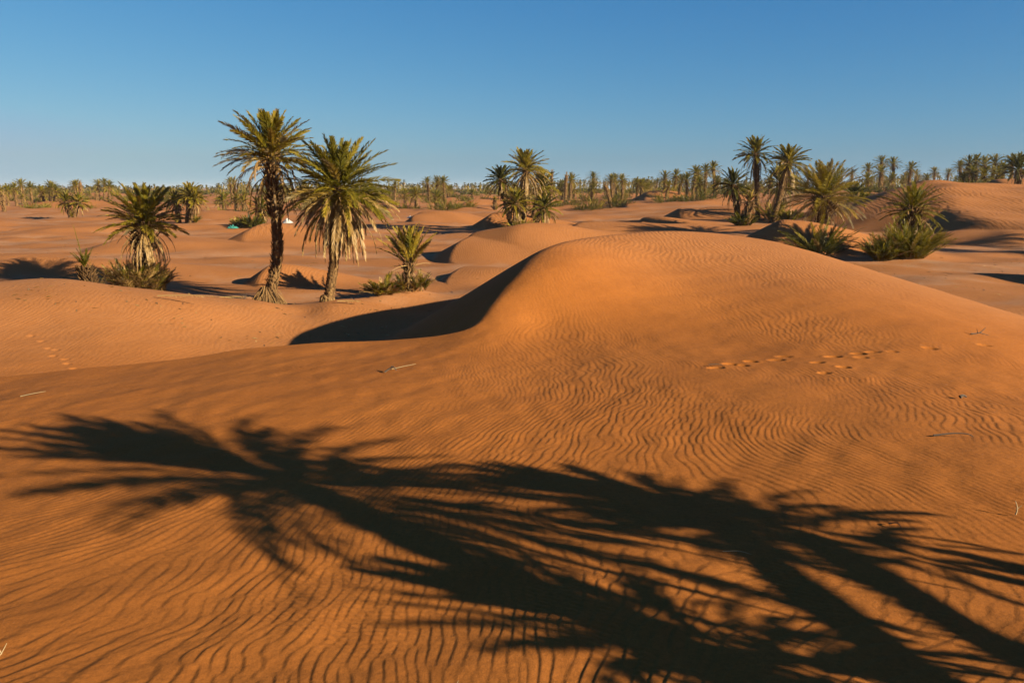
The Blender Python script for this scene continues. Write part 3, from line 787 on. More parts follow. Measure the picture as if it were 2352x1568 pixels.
# clump in the middle
G2 = "palms of the middle clump"
simple("palm leaning left out of the middle clump", 86, 1180, 365, 412, 13, 35, 41, 16, uc=1150, mid=(1163, 470), n=46, tint=.2, group=G2)
simple("tallest palm of the middle clump with a long brown skirt", 87, 1200, 335, 388, 16, 48, 42, 62, uc=1207, n=60, emin=.05, group=G2, skirt_L=3.3, skirt_kw=dict(emin=-1.3, emax=-.1, droop=1.5, tint=.65, pairs=20, lw=.07))
simple("dark palm behind the middle clump, right of its tallest palm", 90, 1225, 380, 428, 14, 40, 43, 26, uc=1246, n=48, tint=.22, group=G2)
simple("low green palm at the front of the middle clump", 84, 1190, 425, 466, 17, 38, 44, 30, uc=1184, n=54, emin=-.35, group=G2, tint=.3)
simple("low dark palm leaning right out of the middle clump", 85, 1212, 435, 476, 14, 38, 45, 26, uc=1250, mid=(1238, 500), n=40, emin=-.4, group=G2, tint=.22)
bush("palm_shrub", "yellow-green shrub round the foot of the middle clump", 1197, 83.5, 76, 50, 46, n=120, tint=.42)
simple("tiny palm standing alone left of the middle clump", 150, 1137, 452, 458, 7, 8, 47, 5, n=16, emin=.3, suckers=2, sucker_L=1.2)

# right group
G3 = "palms of the right-hand group"
simple("dark palm at the left edge of the right-hand group", 80, 1697, 368, 424, 15, 42, 51, 22, uc=1684, n=44, tint=.04, emax=1.45, group=G3)
simple("pale small palm in front of the right-hand group's left edge", 79, 1716, 430, 462, 16, 26, 52, 16, uc=1722, n=26, emin=.1, tint=.72, group=G3)
simple("highest palm of the right-hand group, thin straight trunk", 90, 1740, 310, 352, 12, 42, 53, 28, uc=1736, n=48, group=G3, skirt_L=2.6, skirt_kw=dict(emin=-1.3, emax=-.2, droop=1.2, tint=.4, pairs=18, lw=.05))
simple("tall palm with a slanting trunk in the right-hand group", 88, 1772, 322, 372, 13, 44, 54, 34, uc=1811, mid=(1790, 455), n=52, group=G3, skirt_L=2.3, skirt_kw=dict(emin=-1.2, emax=.1, tint=.55, droop=1.1))
simple("brown-skirted palm behind the slanting trunk of the right-hand group", 92, 1797, 380, 418, 13, 44, 55, 50, uc=1790, n=40, emin=-.4, tint=.15, group=G3, skirt_L=3.2, skirt_kw=dict(emin=-1.1, emax=.1, tint=.35))
simple("widest palm of the right-hand group, huge bushy crown", 66, 1890, 355, 450, 34, 84, 56, 60, uc=1893, n=95, emin=-.35, pairs=38, group=G3, skirt_L=2.6, crown_kw=dict(lw=.045, droop=.5, yellow=.3), skirt_kw=dict(emin=-1.3, emax=-.1, tint=.6, droop=1.2, pairs=24, lw=.04), tint=.4, boot_kw=dict(per_m=80, length=.3, out=.8, tint=.35))
bush("stemless_palm", "stemless palm with long arching leaves in front of the widest palm", 1880, 50, 100, 96, 57, n=46, tint=.26, L=3.0, el=(.55, 1.52), pairs=44, cat="palm")
simple("dark low palm right of the widest palm, partly behind it", 100, 1962, 418, 452, 14, 40, 58, 14, n=40, tint=.12, group=G3)
bush("palm_shrub", "dark shrub round the feet of the right-hand group's left palms", 1705, 78.5, 60, 40, 59, n=70, tint=.15)
bush("palm_shrub", "green shrub between the right-hand group's straight trunk and slanting trunk", 1772, 89, 50, 60, 60, n=70, tint=.25)
bush("palm_shrub", "low shrub at the foot of the slanting trunk", 1815, 86, 70, 34, 61, n=60, tint=.3)
bush("palm_shrub", "low green shrub in the hollow right of the widest palm", 1975, 92, 60, 26, 62, n=70, tint=.3)

# palm and thickets on the right
simple("lone palm with arching crown rising from two dark shrubs on the right", 48.5, 2090, 400, 478, 26, 64, 63, 22, uc=2096, n=50, emin=-.2, pairs=36, skirt_L=1.7, crown_kw=dict(lw=.034, droop=.55), skirt_kw=dict(emin=-.9, emax=.15, droop=1.5, tint=.4, pairs=26, lw=.02), tint=.34, boot_kw=dict(per_m=100, length=.3, out=.8, tint=.2))
bush("palm_thicket", "large dark thicket round the foot of the lone palm on the right", 2088, 46.8, 115, 84, 64, n=230, tint=.20, L=2.45, dry=.1, el=(.75, 1.52))
bush("palm_thicket", "smaller dark thicket left of the lone palm's thicket", 2025, 46.5, 72, 62, 65, n=110, tint=.22, L=1.8, dry=.15, el=(.7, 1.5))
simple("palm standing on the ridge at the right edge of the picture", 118, 2338, 345, 388, 16, 40, 66, 16, uc=2340, n=44, tint=.15)
# ------------------------------------------------------------------ palms standing outside the picture that throw the near shadows
def caster(label, u, v, h, B, L, width, seed, n=56, skn=16, sl=1.3, **kw):
    rs = np.random.RandomState(seed)
    px, py, pz = spot(u, dist(v, 3.15)); t = h / math.tan(SUN_EL)
    bx, by = B; bz = gz(bx, by) - .1
    cx, cy, cz = px + SUN_XY[0] * t, py + SUN_XY[1] * t, pz + h
    e = empty("date_palm", (bx, by, bz), label, "palm tree", "palms beside the photographer")
    P = smooth_path([(0, 0, 0), ((cx - bx) * .33 + .06, (cy - by) * .33, (cz - bz) * .36), ((cx - bx) * .66 + .05, (cy - by) * .66, (cz - bz) * .68), (cx - bx, cy - by, cz - bz)], 6)
    g = Geo(); tube(g, P, width / 2, 10, .35, .06, rs); boots(g, P, width / 2, rs, 70, .08, .08, .4); g.obj("trunk", BARK, e)
    g = Geo(); crown(g, P[-1], rs, n, L, kw.pop('emin', -.35), 1.5, 40, tint=.35, lw=.034, ll=.36 * L / 2, r0=.08, droop=.7, **kw); g.obj("crown", LEAF, e)
    if skn:
        g = Geo(); skirt(g, P[-1], rs, skn, sl, lw=.022, drop=.4); g.obj("dry_fronds", DRY, e)
    return e
caster("leaning palm outside the picture whose shadow reaches the left foreground", 640, 1072, 3.6, (5.0, .9), 1.8, .20, 81, n=78, skn=14, sl=1.5)
caster("palm outside the picture, shadow in the middle right of the foreground", 1635, 1180, 2.6, (4.4, .6), .98, .17, 82, n=64, skn=6, sl=.4, emin=.3)
caster("small palm outside the picture, its shadow right of the others", 1870, 1250, 2.4, (5.1, 1.1), .66, .16, 83, n=22, skn=5, sl=.35, emin=.1)
caster("bushy palm outside the picture, its shadow fills the bottom right corner", 1560, 1500, 1.8, (3.7, 1.3), 1.0, .20, 84, n=50, skn=12, sl=.8)
# taller palms right of the picture: their shadows lie on the big dune at the right
for (sx_, sy_, h, L, sd_) in [(50, 74, 9, 2.8, 86), (33.5, 60, 9.5, 2.4, 87), (30, 56, 9, 2.4, 88), (35.5, 52, 8, 2.6, 89)]:
    rs = np.random.RandomState(sd_); t = h / math.tan(SUN_EL)
    if sx_ < 0: bx, by = -29.5, 41.0
    else: bx, by = sx_ + SUN_XY[0] * t, sy_ + SUN_XY[1] * t
    z = gz(bx, by)
    e = empty("date_palm", (bx, by, z - .1), "palm beyond the picture's edge, only its shadow is in view", "palm tree", "palms beyond the edge")
    P = smooth_path([(0, 0, 0), (.2, 0, h * .5), (0, 0, h)], 6)
    g = Geo(); tube(g, P, .22, 8, .35, .05, rs); boots(g, P, .22, rs, 40, .2, .12, .5); g.obj("trunk", BARK, e)
    g = Geo(); crown(g, P[-1], rs, 48, L, -.3, 1.5, 24, tint=.3, lw=.06, ll=.4); g.obj("crown", LEAF, e)
    g = Geo(); skirt(g, P[-1], rs, 20, L * .8, lw=.04, pairs=14); g.obj("dry_fronds", DRY, e)

# ------------------------------------------------------------------ the far grove
def far_proto(H, L, seed, skn, n=34, tint=.3, lean=0.0, emin=-.35):
    rs = np.random.RandomState(seed)
    P = smooth_path([(0, 0, -.2), (lean * .3, 0, H * .5), (lean, 0, H)], 3)
    g = Geo(); tube(g, P, np.linspace(.30, .24, len(P)), 6, .45, .1, rs); boots(g, P, .26, rs, 22, .3, .2, .7, tint=.5)
    tr = mesh_data(g, "trunk", BARK)
    g = Geo(); crown(g, P[-1], rs, n, L, emin, 1.5, 11, tint=tint, lw=.18, ll=.52, droop=.8, segs=5, rachis=.03, lseg=1); cr = mesh_data(g, "crown", LEAF)
    dr = None
    if skn:
        g = Geo(); skirt(g, P[-1], rs, skn, L * .8, lw=.10, pairs=7, segs=5, rachis=.03, drop=.5, lseg=1); dr = mesh_data(g, "dry_fronds", DRY)
    return dict(H=H + L * .85, tr=tr, cr=cr, dr=dr)
def mesh_data(g, name, m):
    o = g.obj(name, m); me = o.data; bpy.data.objects.remove(o); return me
PROTO = [far_proto(2.0, 1.8, 101, 8, 30, .36, 0, -.3), far_proto(2.8, 2.0, 102, 12, 34, .30, .5), far_proto(4.2, 2.0, 103, 14, 34, .26, -.3),
         far_proto(5.2, 2.2, 104, 16, 36, .34, .4), far_proto(6.4, 2.1, 105, 18, 34, .30, -.6), far_proto(7.6, 2.2, 106, 20, 36, .26, .6), far_proto(3.4, 1.9, 107, 20, 26, .45, .2)]
LONE = {}
def put(p, x, y, z, s, rot, label, group, cat="palm tree", sz=1.0, name="date_palm", trunk=True):
    e = bpy.data.objects.new(name, None); COL.objects.link(e); e.location = (x, y, z - .08); e.rotation_euler = (0, 0, rot); e.scale = (s, s, s * sz)
    e["label"] = label; e["category"] = cat
    if group: e["group"] = group
    for nm, key in (("trunk", 'tr'), ("crown", 'cr'), ("dry_fronds", 'dr')):
        if p.get(key) is None: continue
        src = LONE.get(id(p[key]))
        if src is None: c = bpy.data.objects.new(nm, p[key]); LONE[id(p[key])] = c
        else: c = src.copy()
        COL.objects.link(c); c.parent = e
    return e
_rf = random.Random(9)
def far_palm(u, top, d, label, group=None, kind=None):
    x, y, z = spot(u, d); H = EYE + zrel(top, d) - z; H = min(max(H, 2.2), 13)
    k = kind if kind is not None else min(range(6), key=lambda i: abs(PROTO[i]['H'] - H) + _rf.random() * .6)
    p = PROTO[k]; s = H / p['H']
    s0 = min(max(s, .8), 1.3)
    return put(p, x, y, z, s0, _rf.uniform(0, 6.28), label, group, sz=s / s0)

G_ = "palms of the far belt standing out against the sky"
FAR = [
 (1003, 400, 200, "highest thin palm of the trio against the sky right of the brown-skirted palm"),
 (986, 403, 196, "dark left palm of the trio against the sky right of the brown-skirted palm"),
 (1022, 401, 192, "full-crowned right palm of the trio against the sky right of the brown-skirted palm"),
 (957, 425, 165, "short stout palm on the flat left of the grey-green round bush"),
 (930, 430, 168, "slim palm with a dark shrub at its foot, right of the brown skirt's edge"),
 (1012, 432, 160, "slanting palm beside the grey-green round bush"), (1001, 434, 158, "straight palm beside the grey-green round bush"),
 (1358, 391, 215, "palm standing clear of the belt above the wide shrub right of the middle clump"),
 (1290, 418, 200, "thin palm right of the middle clump near the headless trunks"), (1268, 424, 195, "short palm just right of the middle clump's low leaning palm"),
 (1408, 395, 210, "thin left palm of the pair above the dark bent-trunk thicket"), (1430, 397, 205, "full right palm of the pair above the dark bent-trunk thicket"),
 (1463, 405, 195, "left palm of the crossed pair left of the dark four-palm cluster"), (1474, 409, 196, "right palm of the crossed pair left of the dark four-palm cluster"),
 (1527, 389, 190, "left crown of the dark four-palm cluster between middle clump and right-hand group"), (1549, 386, 194, "top crown of the dark four-palm cluster between middle clump and right-hand group"),
 (1560, 398, 186, "right crown of the dark four-palm cluster between middle clump and right-hand group"), (1530, 412, 184, "lowest crown of the dark four-palm cluster between middle clump and right-hand group"),
 (1590, 376, 168, "left tall palm of the row left of the right-hand group"), (1618, 373, 170, "middle tall palm of the row left of the right-hand group"), (1641, 366, 172, "highest palm of the row left of the right-hand group"),
 (1578, 392, 165, "leaning low palm at the left end of the row left of the right-hand group"), (1612, 400, 164, "lower palm in the middle of the row left of the right-hand group"), (1640, 400, 163, "lower right palm of the row left of the right-hand group"), (1600, 405, 170, "dark short palm inside the row left of the right-hand group"),
 (1765, 398, 210, "small palm seen between the straight and the slanting trunks of the right-hand group"),
 (1955, 385, 260, "small faint palm just right of the widest palm's crown"),
 (1987, 371, 190, "bushy palm right of the widest palm's crown"), (2024, 354, 185, "left of two high palms behind the lone palm"), (2050, 357, 180, "right of two high palms behind the lone palm"),
 (2020, 376, 176, "lower palm under the two high palms behind the lone palm"), (2086, 368, 178, "palm right above the lone palm's crown"), (1996, 392, 170, "short dark-trunked palm left below the two high palms"), (2040, 392, 172, "short palm right below the two high palms"),
 (2144, 381, 250, "left of the thin pair behind the ridge of the big right dune"), (2173, 384, 255, "right of the thin pair behind the ridge of the big right dune"), (2130, 396, 245, "short palm left of the thin pair behind the ridge"),
 (2221, 352, 150, "leftmost high palm of the grove on the big right dune"), (2240, 350, 156, "second high palm from the left in the grove on the big right dune"), (2253, 354, 148, "thin-trunked palm in the middle of the grove on the big right dune"), (2276, 350, 154, "highest palm at the right of the grove on the big right dune"),
 (2232, 376, 145, "low dark palm at the left foot of the grove on the right dune"), (2262, 380, 144, "low palm in the middle foot of the grove on the right dune"), (2285, 376, 146, "low palm at the right foot of the grove on the right dune"),
 (2300, 368, 150, "shorter palm between the grove on the right dune and the picture's edge"), (2320, 350, 152, "high palm next to the palm standing on the ridge at the right edge"), (2210, 392, 150, "smallest palm at the left end of the grove on the right dune"),
 (57, 408, 205, "thin very tall palm with tiny crown near the left edge"), (75, 415, 210, "small-crowned palm right of the thin very tall one near the left edge"), (39, 416, 190, "stubby straight palm left of the thin very tall one"), (3, 420, 180, "palm cut by the left edge of the picture"), (20, 420, 185, "palm next to the one cut by the left edge"),
 (116, 412, 220, "left crown of the twin palms above the low thicket at the left"), (126, 416, 218, "right crown of the twin palms above the low thicket at the left"), (138, 421, 190, "thick-trunked palm left of the two-crowned low palm"),
 (177, 412, 215, "dark crown right above the low two-crowned palm"), (184, 410, 212, "bright crown right above the low two-crowned palm"),
 (228, 409, 220, "left palm of the trio left of the bushy-footed palm"), (241, 407, 224, "highest palm of the trio left of the bushy-footed palm"), (252, 412, 218, "right palm of the trio left of the bushy-footed palm"),
 (543, 440, 150, "lonely short palm on the flat left of the tall palm"), (560, 442, 148, "second short palm on the flat left of the tall palm"), (515, 440, 155, "stubby palm in a tuft left of the tall palm"),
]
for u, top, d, lab in FAR: far_palm(u, top, d, lab)

REG = [(0, 165, "at the far left edge"), (165, 260, "between the low two-crowned palm and the bushy-footed palm"), (260, 480, "behind the bushy-footed palm and the three-stemmed palm"), (480, 700, "behind the tall palm"),
       (700, 900, "behind the brown-skirted palm"), (900, 1120, "between the brown-skirted palm and the middle clump"), (1120, 1290, "right behind the middle clump"), (1290, 1500, "right of the middle clump"),
       (1500, 1670, "left of the right-hand group"), (1670, 1960, "behind the right-hand group"), (1960, 2180, "behind the lone palm on the right"), (2180, 2400, "behind the ridge of the right dune")]
def region(u):
    for a, b, t in REG:
        if a <= u < b: return t
    return REG[-1][2]
cnt = 0
while cnt < 225:
    u = _rf.uniform(-10, 2362)
    right = sstep(1100, 2300, u)
    d = 185 + 190 * _rf.random() ** .8
    if u < 520 and _rf.random() < .35: d = _rf.uniform(240, 400)
    if snoise(np.array([u / 110.]), np.array([d / 90.]), 1.6, 5)[0] < (.35 if d < 215 else -.25): continue
    H = _rf.choice([2.6, 3.2, 3.8, 4.4, 5, 5.6, 6.4, 7, 7.8]) * (.58 if u < 520 else .85 if u < 1200 else .92 if u < 1700 else 1)
    x, y, z = spot(u, d)
    top = 784 + math.tan(math.atan2(z + H - EYE, d) + 0) * 0
    k = min(range(6), key=lambda i: abs(PROTO[i]['H'] - H))
    if _rf.random() < .12: k = 6
    s = H / PROTO[k]['H'] * _rf.uniform(.9, 1.1)
    size = "short" if H * 1 < 4.6 else "middling" if H < 6.6 else "tall"
    reg = region(u); dep = "front" if d < 260 else "rear"
    put(PROTO[k], x, y, z, s, _rf.uniform(0, 6.28), f"{size} palm, {dep} rows of far belt, {reg}", f"{size} {dep} belt palms {reg}")
    cnt += 1

# far shrubs
def shrub_proto(seed, W, H, tint, n=46):
    rs = np.random.RandomState(seed); g = Geo()
    for i in range(n):
        a = rs.uniform(0, 6.28); rr = W * .5 * math.sqrt(rs.rand()); c = (math.cos(a) * rr, math.sin(a) * rr, 0)
        frond(g, c, a + rs.normal(0, .7), rs.uniform(.3, 1.5), H * rs.uniform(.6, 1.1), rs.uniform(.3, .9), rs, 9, .10, .45, tint + rs.normal(0, .1), 0, .1, segs=4, rachis=.02, lseg=1)
    return dict(H=H, tr=None, cr=mesh_data(g, "fronds", LEAF), dr=None)
SH = [shrub_proto(201, 2.6, 1.7, .30), shrub_proto(202, 3.6, 1.5, .22, 60), shrub_proto(203, 2.0, 2.3, .38), shrub_proto(204, 4.4, 2.2, .16, 80)]
SHR = [(1018, 150, 3, 1.15, "grey-green round bush on a sand mound between brown-skirted palm and middle clump"), (1045, 152, 1, .8, "small bush touching the grey-green round bush"),
       (1068, 158, 1, 1.0, "dark bush left of the spiky one, left of the middle clump"), (1082, 156, 2, .8, "spiky dark bush left of the middle clump"), (957, 160, 0, .7, "tuft at the foot of the short stout palm"), (928, 162, 0, 1.0, "dark shrub at the slim palm's foot right of the brown skirt"),
       (1345, 140, 3, .9, "wide shrub right of the middle clump, its left half"), (1366, 141, 2, 1.1, "wide shrub right of the middle clump, its right half"), (1310, 160, 3, .85, "shrub under the headless trunks"), (1275, 158, 1, .8, "low shrub close right of the middle clump"),
       (1425, 150, 3, 1.0, "dark bent-trunk thicket right of the wide shrub"), (1410, 152, 2, 1.2, "left half of the dark thicket right of the wide shrub"), (1530, 160, 3, 1.1, "dark shrub under the four-palm cluster"), (1560, 163, 1, 1.1, "second shrub under the four-palm cluster"),
       (1592, 158, 3, 1.1, "thicket under the left of the row of tall palms"), (1625, 160, 3, 1.1, "thicket under the right of the row of tall palms"), (1212, 140, 2, .5, "tiny yellow bush far on the flat"),
       (75, 170, 3, .9, "low dark bush on a mound near the left edge"), (92, 172, 1, 1.0, "green bush right of the dark mound bush near the left edge"), (105, 165, 2, .8, "spiky green bush left of the two-crowned palm"), (207, 172, 0, .8, "small bush right of the two-crowned palm"),
       (500, 140, 0, 1.0, "low bush on the flat left of the tall palm"), (555, 138, 3, .6, "round bush on the flat close left of the tall palm"), (700, 150, 1, 1, "bush seen between the two near palms"), (905, 175, 2, .8, "bush right behind the brown skirt"),
       (2215, 138, 3, 1.2, "thicket at the left foot of the grove on the right dune"), (2250, 136, 3, 1.2, "thicket at the middle foot of the grove on the right dune"), (2290, 140, 3, 1.1, "thicket at the right foot of the grove on the right dune"),
       (2000, 165, 3, 1.1, "dark thicket under the bushy palm right of the widest palm"), (2035, 168, 3, 1.1, "dark thicket under the two high palms")]
for u, d, k, s, lab in SHR:
    x, y, z = spot(u, d); put(SH[k], x, y, z, s, _rf.uniform(0, 6), lab, None, "bush", name="desert_shrub")
for i in range(170):
    u = _rf.uniform(0, 2352); d = _rf.uniform(190, 330); x, y, z = spot(u, d); reg = region(u)
    put(SH[_rf.randrange(4)], x, y, z, _rf.uniform(.7, 1.3), _rf.uniform(0, 6), f"low green shrub among far palms {reg}", f"shrubs in the far belt {reg}", "bush", name="desert_shrub")

# headless trunks
for (u, d, top, lab) in [(1265, 190, 396, "dead palm trunk with a tuft on top right of the middle clump"), (1298, 185, 402, "bare headless palm trunk further right of the middle clump"),
                         (1404, 150, 425, "dead trunk leaning left out of the dark thicket"), (187, 190, 420, "bare dead trunk right of the two-crowned palm"), (222, 185, 446, "short dead stump right of the two-crowned palm"), (10, 150, 446, "short broken stump at the left edge")]:
    rs = np.random.RandomState(u); x, y, z = spot(u, d); H = max(1.5, EYE + zrel(top, d) - z)
    e = empty("dead_palm_trunk", (x, y, z - .1), lab, "dead tree")
    ln = -1.2 if u == 1404 else .2
    P = smooth_path([(0, 0, 0), (ln * .4, 0, H * .5), (ln, 0, H)], 4)
    g = Geo(); tube(g, P, .27, 7, .5, .1, rs); boots(g, P, .27, rs, 30, .3, .2, .8, tint=.6); g.obj("trunk", BARK, e)
    g = Geo()
    for i in range(6): frond(g, P[-1], rs.uniform(0, 6), rs.uniform(.4, 1.4), .9, .3, rs, 6, .1, .25, .7, close=.5, segs=4, rachis=.05, lseg=1)
    g.obj("dry_fronds", DRY, e)

# everything farther: one mass of palms
def far_mass():
    rs = np.random.RandomState(4); n = 1900
    u = rs.uniform(-80, 2430, n); d = 380 + 420 * rs.rand(n) ** .8
    a = (u - 1176) * SC / FPX; x = a * d * cosP; y = d
    z = ground_shape(x, y)
    g = Geo(); gb = Geo()
    H = rs.choice([3.2, 4.5, 5.5, 6.3, 7.2], n) * np.where(u < 500, .62, np.where(u < 1200, .8, 1))
    for i in range(n):
        c = np.array([x[i], y[i], z[i] + H[i]]); m = 22
        az = rs.uniform(0, 6.28, m); el = rs.uniform(-.9, 1.4, m); L = rs.uniform(1.5, 2.3, m)
        D = np.stack([np.cos(el) * np.cos(az), np.cos(el) * np.sin(az), np.sin(el)], 1)
        S = np.stack([-np.sin(az), np.cos(az), 0 * az], 1) * .26
        mid = c + D * (L * .55)[:, None]; tip = c + D * L[:, None] + np.array([0, 0, -.55])
        V = np.stack([np.broadcast_to(c, (m, 3)), mid - S, mid + S, tip], 1).reshape(-1, 3); b = np.arange(m)[:, None] * 4
        tt = np.repeat(np.where(el < -.35, .85, .28) + rs.normal(0, .1, m), 4)
        g.add(V, np.vstack([b + [[0, 1, 2]], b + [[1, 3, 2]]]), None, tt)
        w = .2
        V = np.array([(x[i] + w * p, y[i] + w * q, z[i] - .3 + H[i] * r) for r in (0, 1) for p, q in ((-1, 0), (0, -1), (1, 0), (0, 1))])
        g.add(V, None, [[0, 1, 5, 4], [1, 2, 6, 5], [2, 3, 7, 6], [3, 0, 4, 7]], .5)
        for q in range(6):
            aa = rs.uniform(0, 6.28, 5); cc = c - [0, 0, H[i]] + [rs.normal(0, 1.2), rs.normal(0, 1.2), 0]
            t = cc + np.stack([np.cos(aa) * .9, np.sin(aa) * .9, 0 * aa + rs.uniform(.8, 2.0)], 1); S2 = np.stack([-np.sin(aa), np.cos(aa), 0 * aa], 1) * .35
            V = np.stack([np.broadcast_to(cc, (5, 3)), t - S2, t + S2], 1).reshape(-1, 3)
            g.add(V, np.arange(15).reshape(5, 3), None, .25)
    o = g.obj("distant_palm_grove", LEAF); o["kind"] = "stuff"; o["label"] = "dense distant palm grove along the horizon"
    o["category"] = "palm grove"
far_mass()

# ------------------------------------------------------------------ things lying about
def plain_mat(name, c, rough=.8):
    m, nt, bs, out = mat(name); tc = nt.nodes.new("ShaderNodeTexCoord")
    col = mixc(nt, noise(nt, tc.outputs['Object'], 6, 4), tuple(q * .75 for q in c), tuple(min(1, q * 1.15) for q in c))
    nt.links.new(col, bs.inputs['Base Color']); bs.inputs['Roughness'].default_value = rough; return m
RED, WHITE, TEAL, STRAW, TWIG, STONE = plain_mat("red_cloth", (.55, .03, .03)), plain_mat("white_cloth", (.72, .68, .6)), plain_mat("teal_cloth", (.03, .28, .22)), plain_mat("straw", (.50, .36, .17)), plain_mat("dark_twig", (.10, .06, .03)), plain_mat("pale_stone", (.6, .52, .42))
def cloth(name, m, u, d, w, dep, h, seed, label, cat="cloth", peak=None):
    rs = np.random.RandomState(seed); n = 18
    X, Y = np.meshgrid(np.linspace(-1, 1, n), np.linspace(-1, 1, n)); x = X * w / 2 * (1 + .12 * np.sin(3 * Y)); y = Y * dep / 2 * (1 + .15 * np.sin(2.3 * X + 1))
    e = np.clip(1 - np.maximum(np.abs(X), np.abs(Y)) ** 1.6, 0, 1)
    z = h * e * (.6 + .3 * snoise(X, Y, .7, seed, 8)) + .04
    if peak: z = h * np.clip(1 - np.hypot(X * 1.0 + .25, Y) ** .8, 0, 1) * 1.2 + .05 * snoise(X, Y, .5, seed, 8) * e + .03
    I = np.arange(n * n).reshape(n, n); Q = np.stack([I[:-1, :-1], I[:-1, 1:], I[1:, 1:], I[1:, :-1]], -1).reshape(-1, 4)
    V = np.stack([x, y, z], -1).reshape(-1, 3); V2 = V - [0, 0, .02]
    o = mesh_obj(name, np.vstack([V, V2]), [np.vstack([Q, Q[:, ::-1] + n * n])], m, smooth=True)
    o.location = spot(u, d); o["label"] = label; o["category"] = cat
cloth("red_cloth", RED, 1266, 99, 1.1, .8, .35, 1, "small bright red cloth lying right of the middle clump")
cloth("white_tent", WHITE, 663, 108, 1.5, 1.4, .6, 2, "white peaked tent sheet between the two near palm trunks", "tent", True)
cloth("teal_cloth", TEAL, 534, 89, 1.1, .8, .4, 3, "teal green cloth at the left foot of the dark thicket")
cloth("white_sheet", WHITE, 945, 112, 1.3, .7, .25, 5, "pale sheet on the crest of a small dune behind the small young palm", "cloth")
def twig(name, m, label, u, d, pts_, r, cat, branches=(), lift=.015):
    x, y, z = spot(u, d); g = Geo(); P = []
    for (a, b, c) in pts_: P.append((a, b, gz(x + a, y + b) - z + c + lift))
    P = smooth_path(P, 4); tube(g, P, np.linspace(r, r * .35, len(P)), 5)
    for bl in branches:
        Q = smooth_path([(a, b, gz(x + a, y + b) - z + c + lift) for (a, b, c) in bl], 3); tube(g, Q, np.linspace(r * .7, r * .2, len(Q)), 4)
    o = g.obj(name, m); o.location = (x, y, z); o["label"] = label; o["category"] = cat; return o
twig("dry_straw", STRAW, "pale straw lying on the near sand at the left edge", 75, dist(916, 3.6), [(-.2, -.02, 0), (0, 0, .03), (.2, .06, .05)], .009, "straw")
twig("dry_straw", STRAW, "pale straw stuck beside the small ripple mound above the left shadow", 915, dist(850, 3.3), [(-.12, 0, .01), (.1, .02, .05), (.32, .05, .08)], .010, "straw")
twig("dark_twig", TWIG, "dark curled leaf scrap left of the straw above the left shadow", 896, dist(856, 3.3), [(-.1, 0, 0), (0, .02, .06), (.07, 0, .09), (.12, -.02, .02)], .02, "twig", [[(0, .02, .06), (.03, .08, .1)]])
twig("dark_twig", TWIG, "dark forked twig on the upper right slope of the near dune", 2250, dist(762, 3.1), [(-.2, 0, 0), (0, .02, .05), (.14, .05, .18)], .016, "twig", [[(0, .02, .05), (.2, -.02, .03)], [(-.05, 0, .04), (-.02, .1, .12)]])
twig("dark_twig", TWIG, "long thin dark twig on the smooth streak at the right", 2200, dist(1003, 3.0), [(-.28, .04, .0), (-.05, .01, .03), (.1, -.03, .03), (.16, -.05, .0)], .012, "twig")
twig("dark_twig", TWIG, "thin curved twig between the shadow and the right edge", 2058, dist(1198, 3.0), [(-.03, .08, 0), (.02, .02, .03), (.02, -.06, .01)], .006, "twig")
twig("dark_twig", TWIG, "little dark twig upright right of the shadows near the right edge", 1640, dist(832, 3.1), [(-.1, 0, .02), (.05, 0, .03), (.15, .01, .01)], .008, "twig")
twig("dry_straw", STRAW, "pale forked stem standing near the right edge", 2332, dist(1175, 2.97), [(0, 0, 0), (.01, 0, .06), (-.01, .01, .13)], .008, "straw", [[(0, 0, .05), (.05, 0, .09)]])
twig("dry_straw", STRAW, "pale stalk in the bottom left corner", 6, dist(1500, 3.1), [(-.03, -.02, 0), (0, 0, .04), (.03, .02, .1)], .006, "straw", [[(0, 0, .03), (-.03, .01, .09)]])
twig("dry_straw", STRAW, "thin pale straw beside the middle shadow, upper left of the trunk shadows", 1695, dist(1246, 3.0), [(-.12, .04, 0), (0, 0, .02), (.1, -.05, .01)], .005, "straw")
twig("dry_straw", STRAW, "small bleached stem at the bottom edge left of the dark shadow", 1045, dist(1545, 2.85), [(-.05, 0, 0), (0, .01, .03), (.05, -.01, .04)], .006, "straw", [[(0, .01, .03), (.02, .03, .07)]])
twig("dark_twig", TWIG, "dark lump of dung-like scrap on the right slope above the streak", 2212, dist(924, 3.15), [(-.05, 0, .02), (0, .01, .04), (.05, 0, .02)], .03, "twig")
# long dead leaf half buried on the left dune, leaf stalk at the foot of the brown-skirted palm
def fallen(u, d, L, az, label, seed):
    rs = np.random.RandomState(seed); x, y, z = spot(u, d); g = Geo()
    frond(g, (0, 0, .10), az, .06, L, .12, rs, 26, .018, .14, .7, close=.9, segs=8, rachis=.022); o = g.obj("fallen_frond", DRY); o.location = (x, y, z); o["label"] = label; o["category"] = "palm leaf"
fallen(362, 28.8, 2.0, -.12, "dead palm leaf lying on the left dune, below the bushy-footed palm", 1)
fallen(775, 33.6, 1.0, .0, "pale leaf stalk lying at the foot of the brown-skirted palm", 2)
fallen(505, 34.6, 1.3, .05, "dry leaf lying left of the tall palm's root mound", 3)
twig("dead_bush", TWIG, "small dry dead bush left of the tall palm's root mound", 562, 34.3, [(0, 0, 0), (.05, 0, .2), (.12, 0, .32)], .02, "dead bush",
     [[(0, 0, .05), (-.15, .05, .2), (-.2, 0, .34)], [(0, 0, .1), (.2, 0, .18), (.34, .05, .2)], [(.02, 0, .12), (-.05, -.05, .3)], [(0, 0, .02), (-.3, 0, .1), (-.4, 0, .05)]])
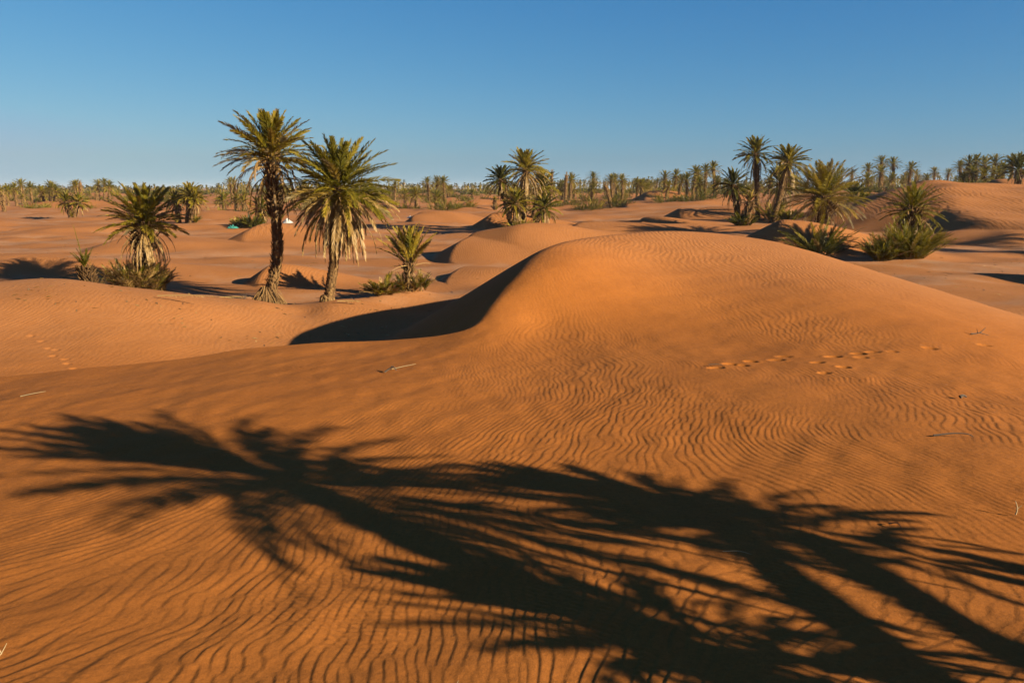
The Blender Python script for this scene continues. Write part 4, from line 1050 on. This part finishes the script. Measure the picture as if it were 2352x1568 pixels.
# litter of dry leaf scraps and pebbles over the flats: uncountable
def litter():
    rs = np.random.RandomState(8); g = Geo(); n = 2600
    d = 26 + 130 * rs.rand(n) ** 1.6; u = rs.uniform(0, 2352, n); x = (u - 1176) * SC / FPX * d; y = d
    z, sd, du, nb = ground_shape(x, y, True)
    keep = (du < .25) & (nb < .1); x, y, z, d = x[keep], y[keep], z[keep], d[keep]
    k = len(x); a = rs.uniform(0, 3.14, k); l = rs.uniform(.02, .16, k) ** 1.0 * (1 + (rs.rand(k) < .05) * 2.5); w = rs.uniform(.012, .03, k)
    D = np.stack([np.cos(a) * l, np.sin(a) * l, rs.uniform(0, .03, k)], 1); S = np.stack([-np.sin(a) * w, np.cos(a) * w, 0 * a], 1); c = np.stack([x, y, z + .012], 1)
    V = np.stack([c - D, c - S + [0, 0, .02], c + D, c + S], 1).reshape(-1, 3); b = np.arange(k)[:, None] * 4
    g.add(V, np.vstack([b + [[0, 1, 2]], b + [[0, 2, 3]]]), None, np.repeat(rs.choice([.05, .3, .8, .95], k), 4))
    o = g.obj("plant_litter", DRY); o["kind"] = "stuff"; o["label"] = "scattered dry leaf scraps on the flats"; o["category"] = "plant litter"
litter()
build_ground()

# ------------------------------------------------------------------ dusty air: one closed box round everything
def haze():
    x0, x1, y0, y1, z0, z1 = -9300, 9300, -9300, 9300, -12, 35
    V = [(x, y, z) for z in (z0, z1) for y in (y0, y1) for x in (x0, x1)]
    F = [(0, 2, 3, 1), (4, 5, 7, 6), (0, 1, 5, 4), (2, 6, 7, 3), (0, 4, 6, 2), (1, 3, 7, 5)]
    m = bpy.data.materials.new("dusty_air"); m.use_nodes = True; nt = m.node_tree
    for n in list(nt.nodes): nt.nodes.remove(n)
    out = nt.nodes.new("ShaderNodeOutputMaterial"); v = nt.nodes.new("ShaderNodeVolumePrincipled")
    v.inputs['Color'].default_value = (.80, .86, .95, 1); v.inputs['Density'].default_value = .00009; v.inputs['Anisotropy'].default_value = .2
    nt.links.new(v.outputs[0], out.inputs['Volume'])
    o = mesh_obj("haze", V, [np.array(F)], m); o["kind"] = "stuff"; o["label"] = "thin dusty air over the plain"
haze()
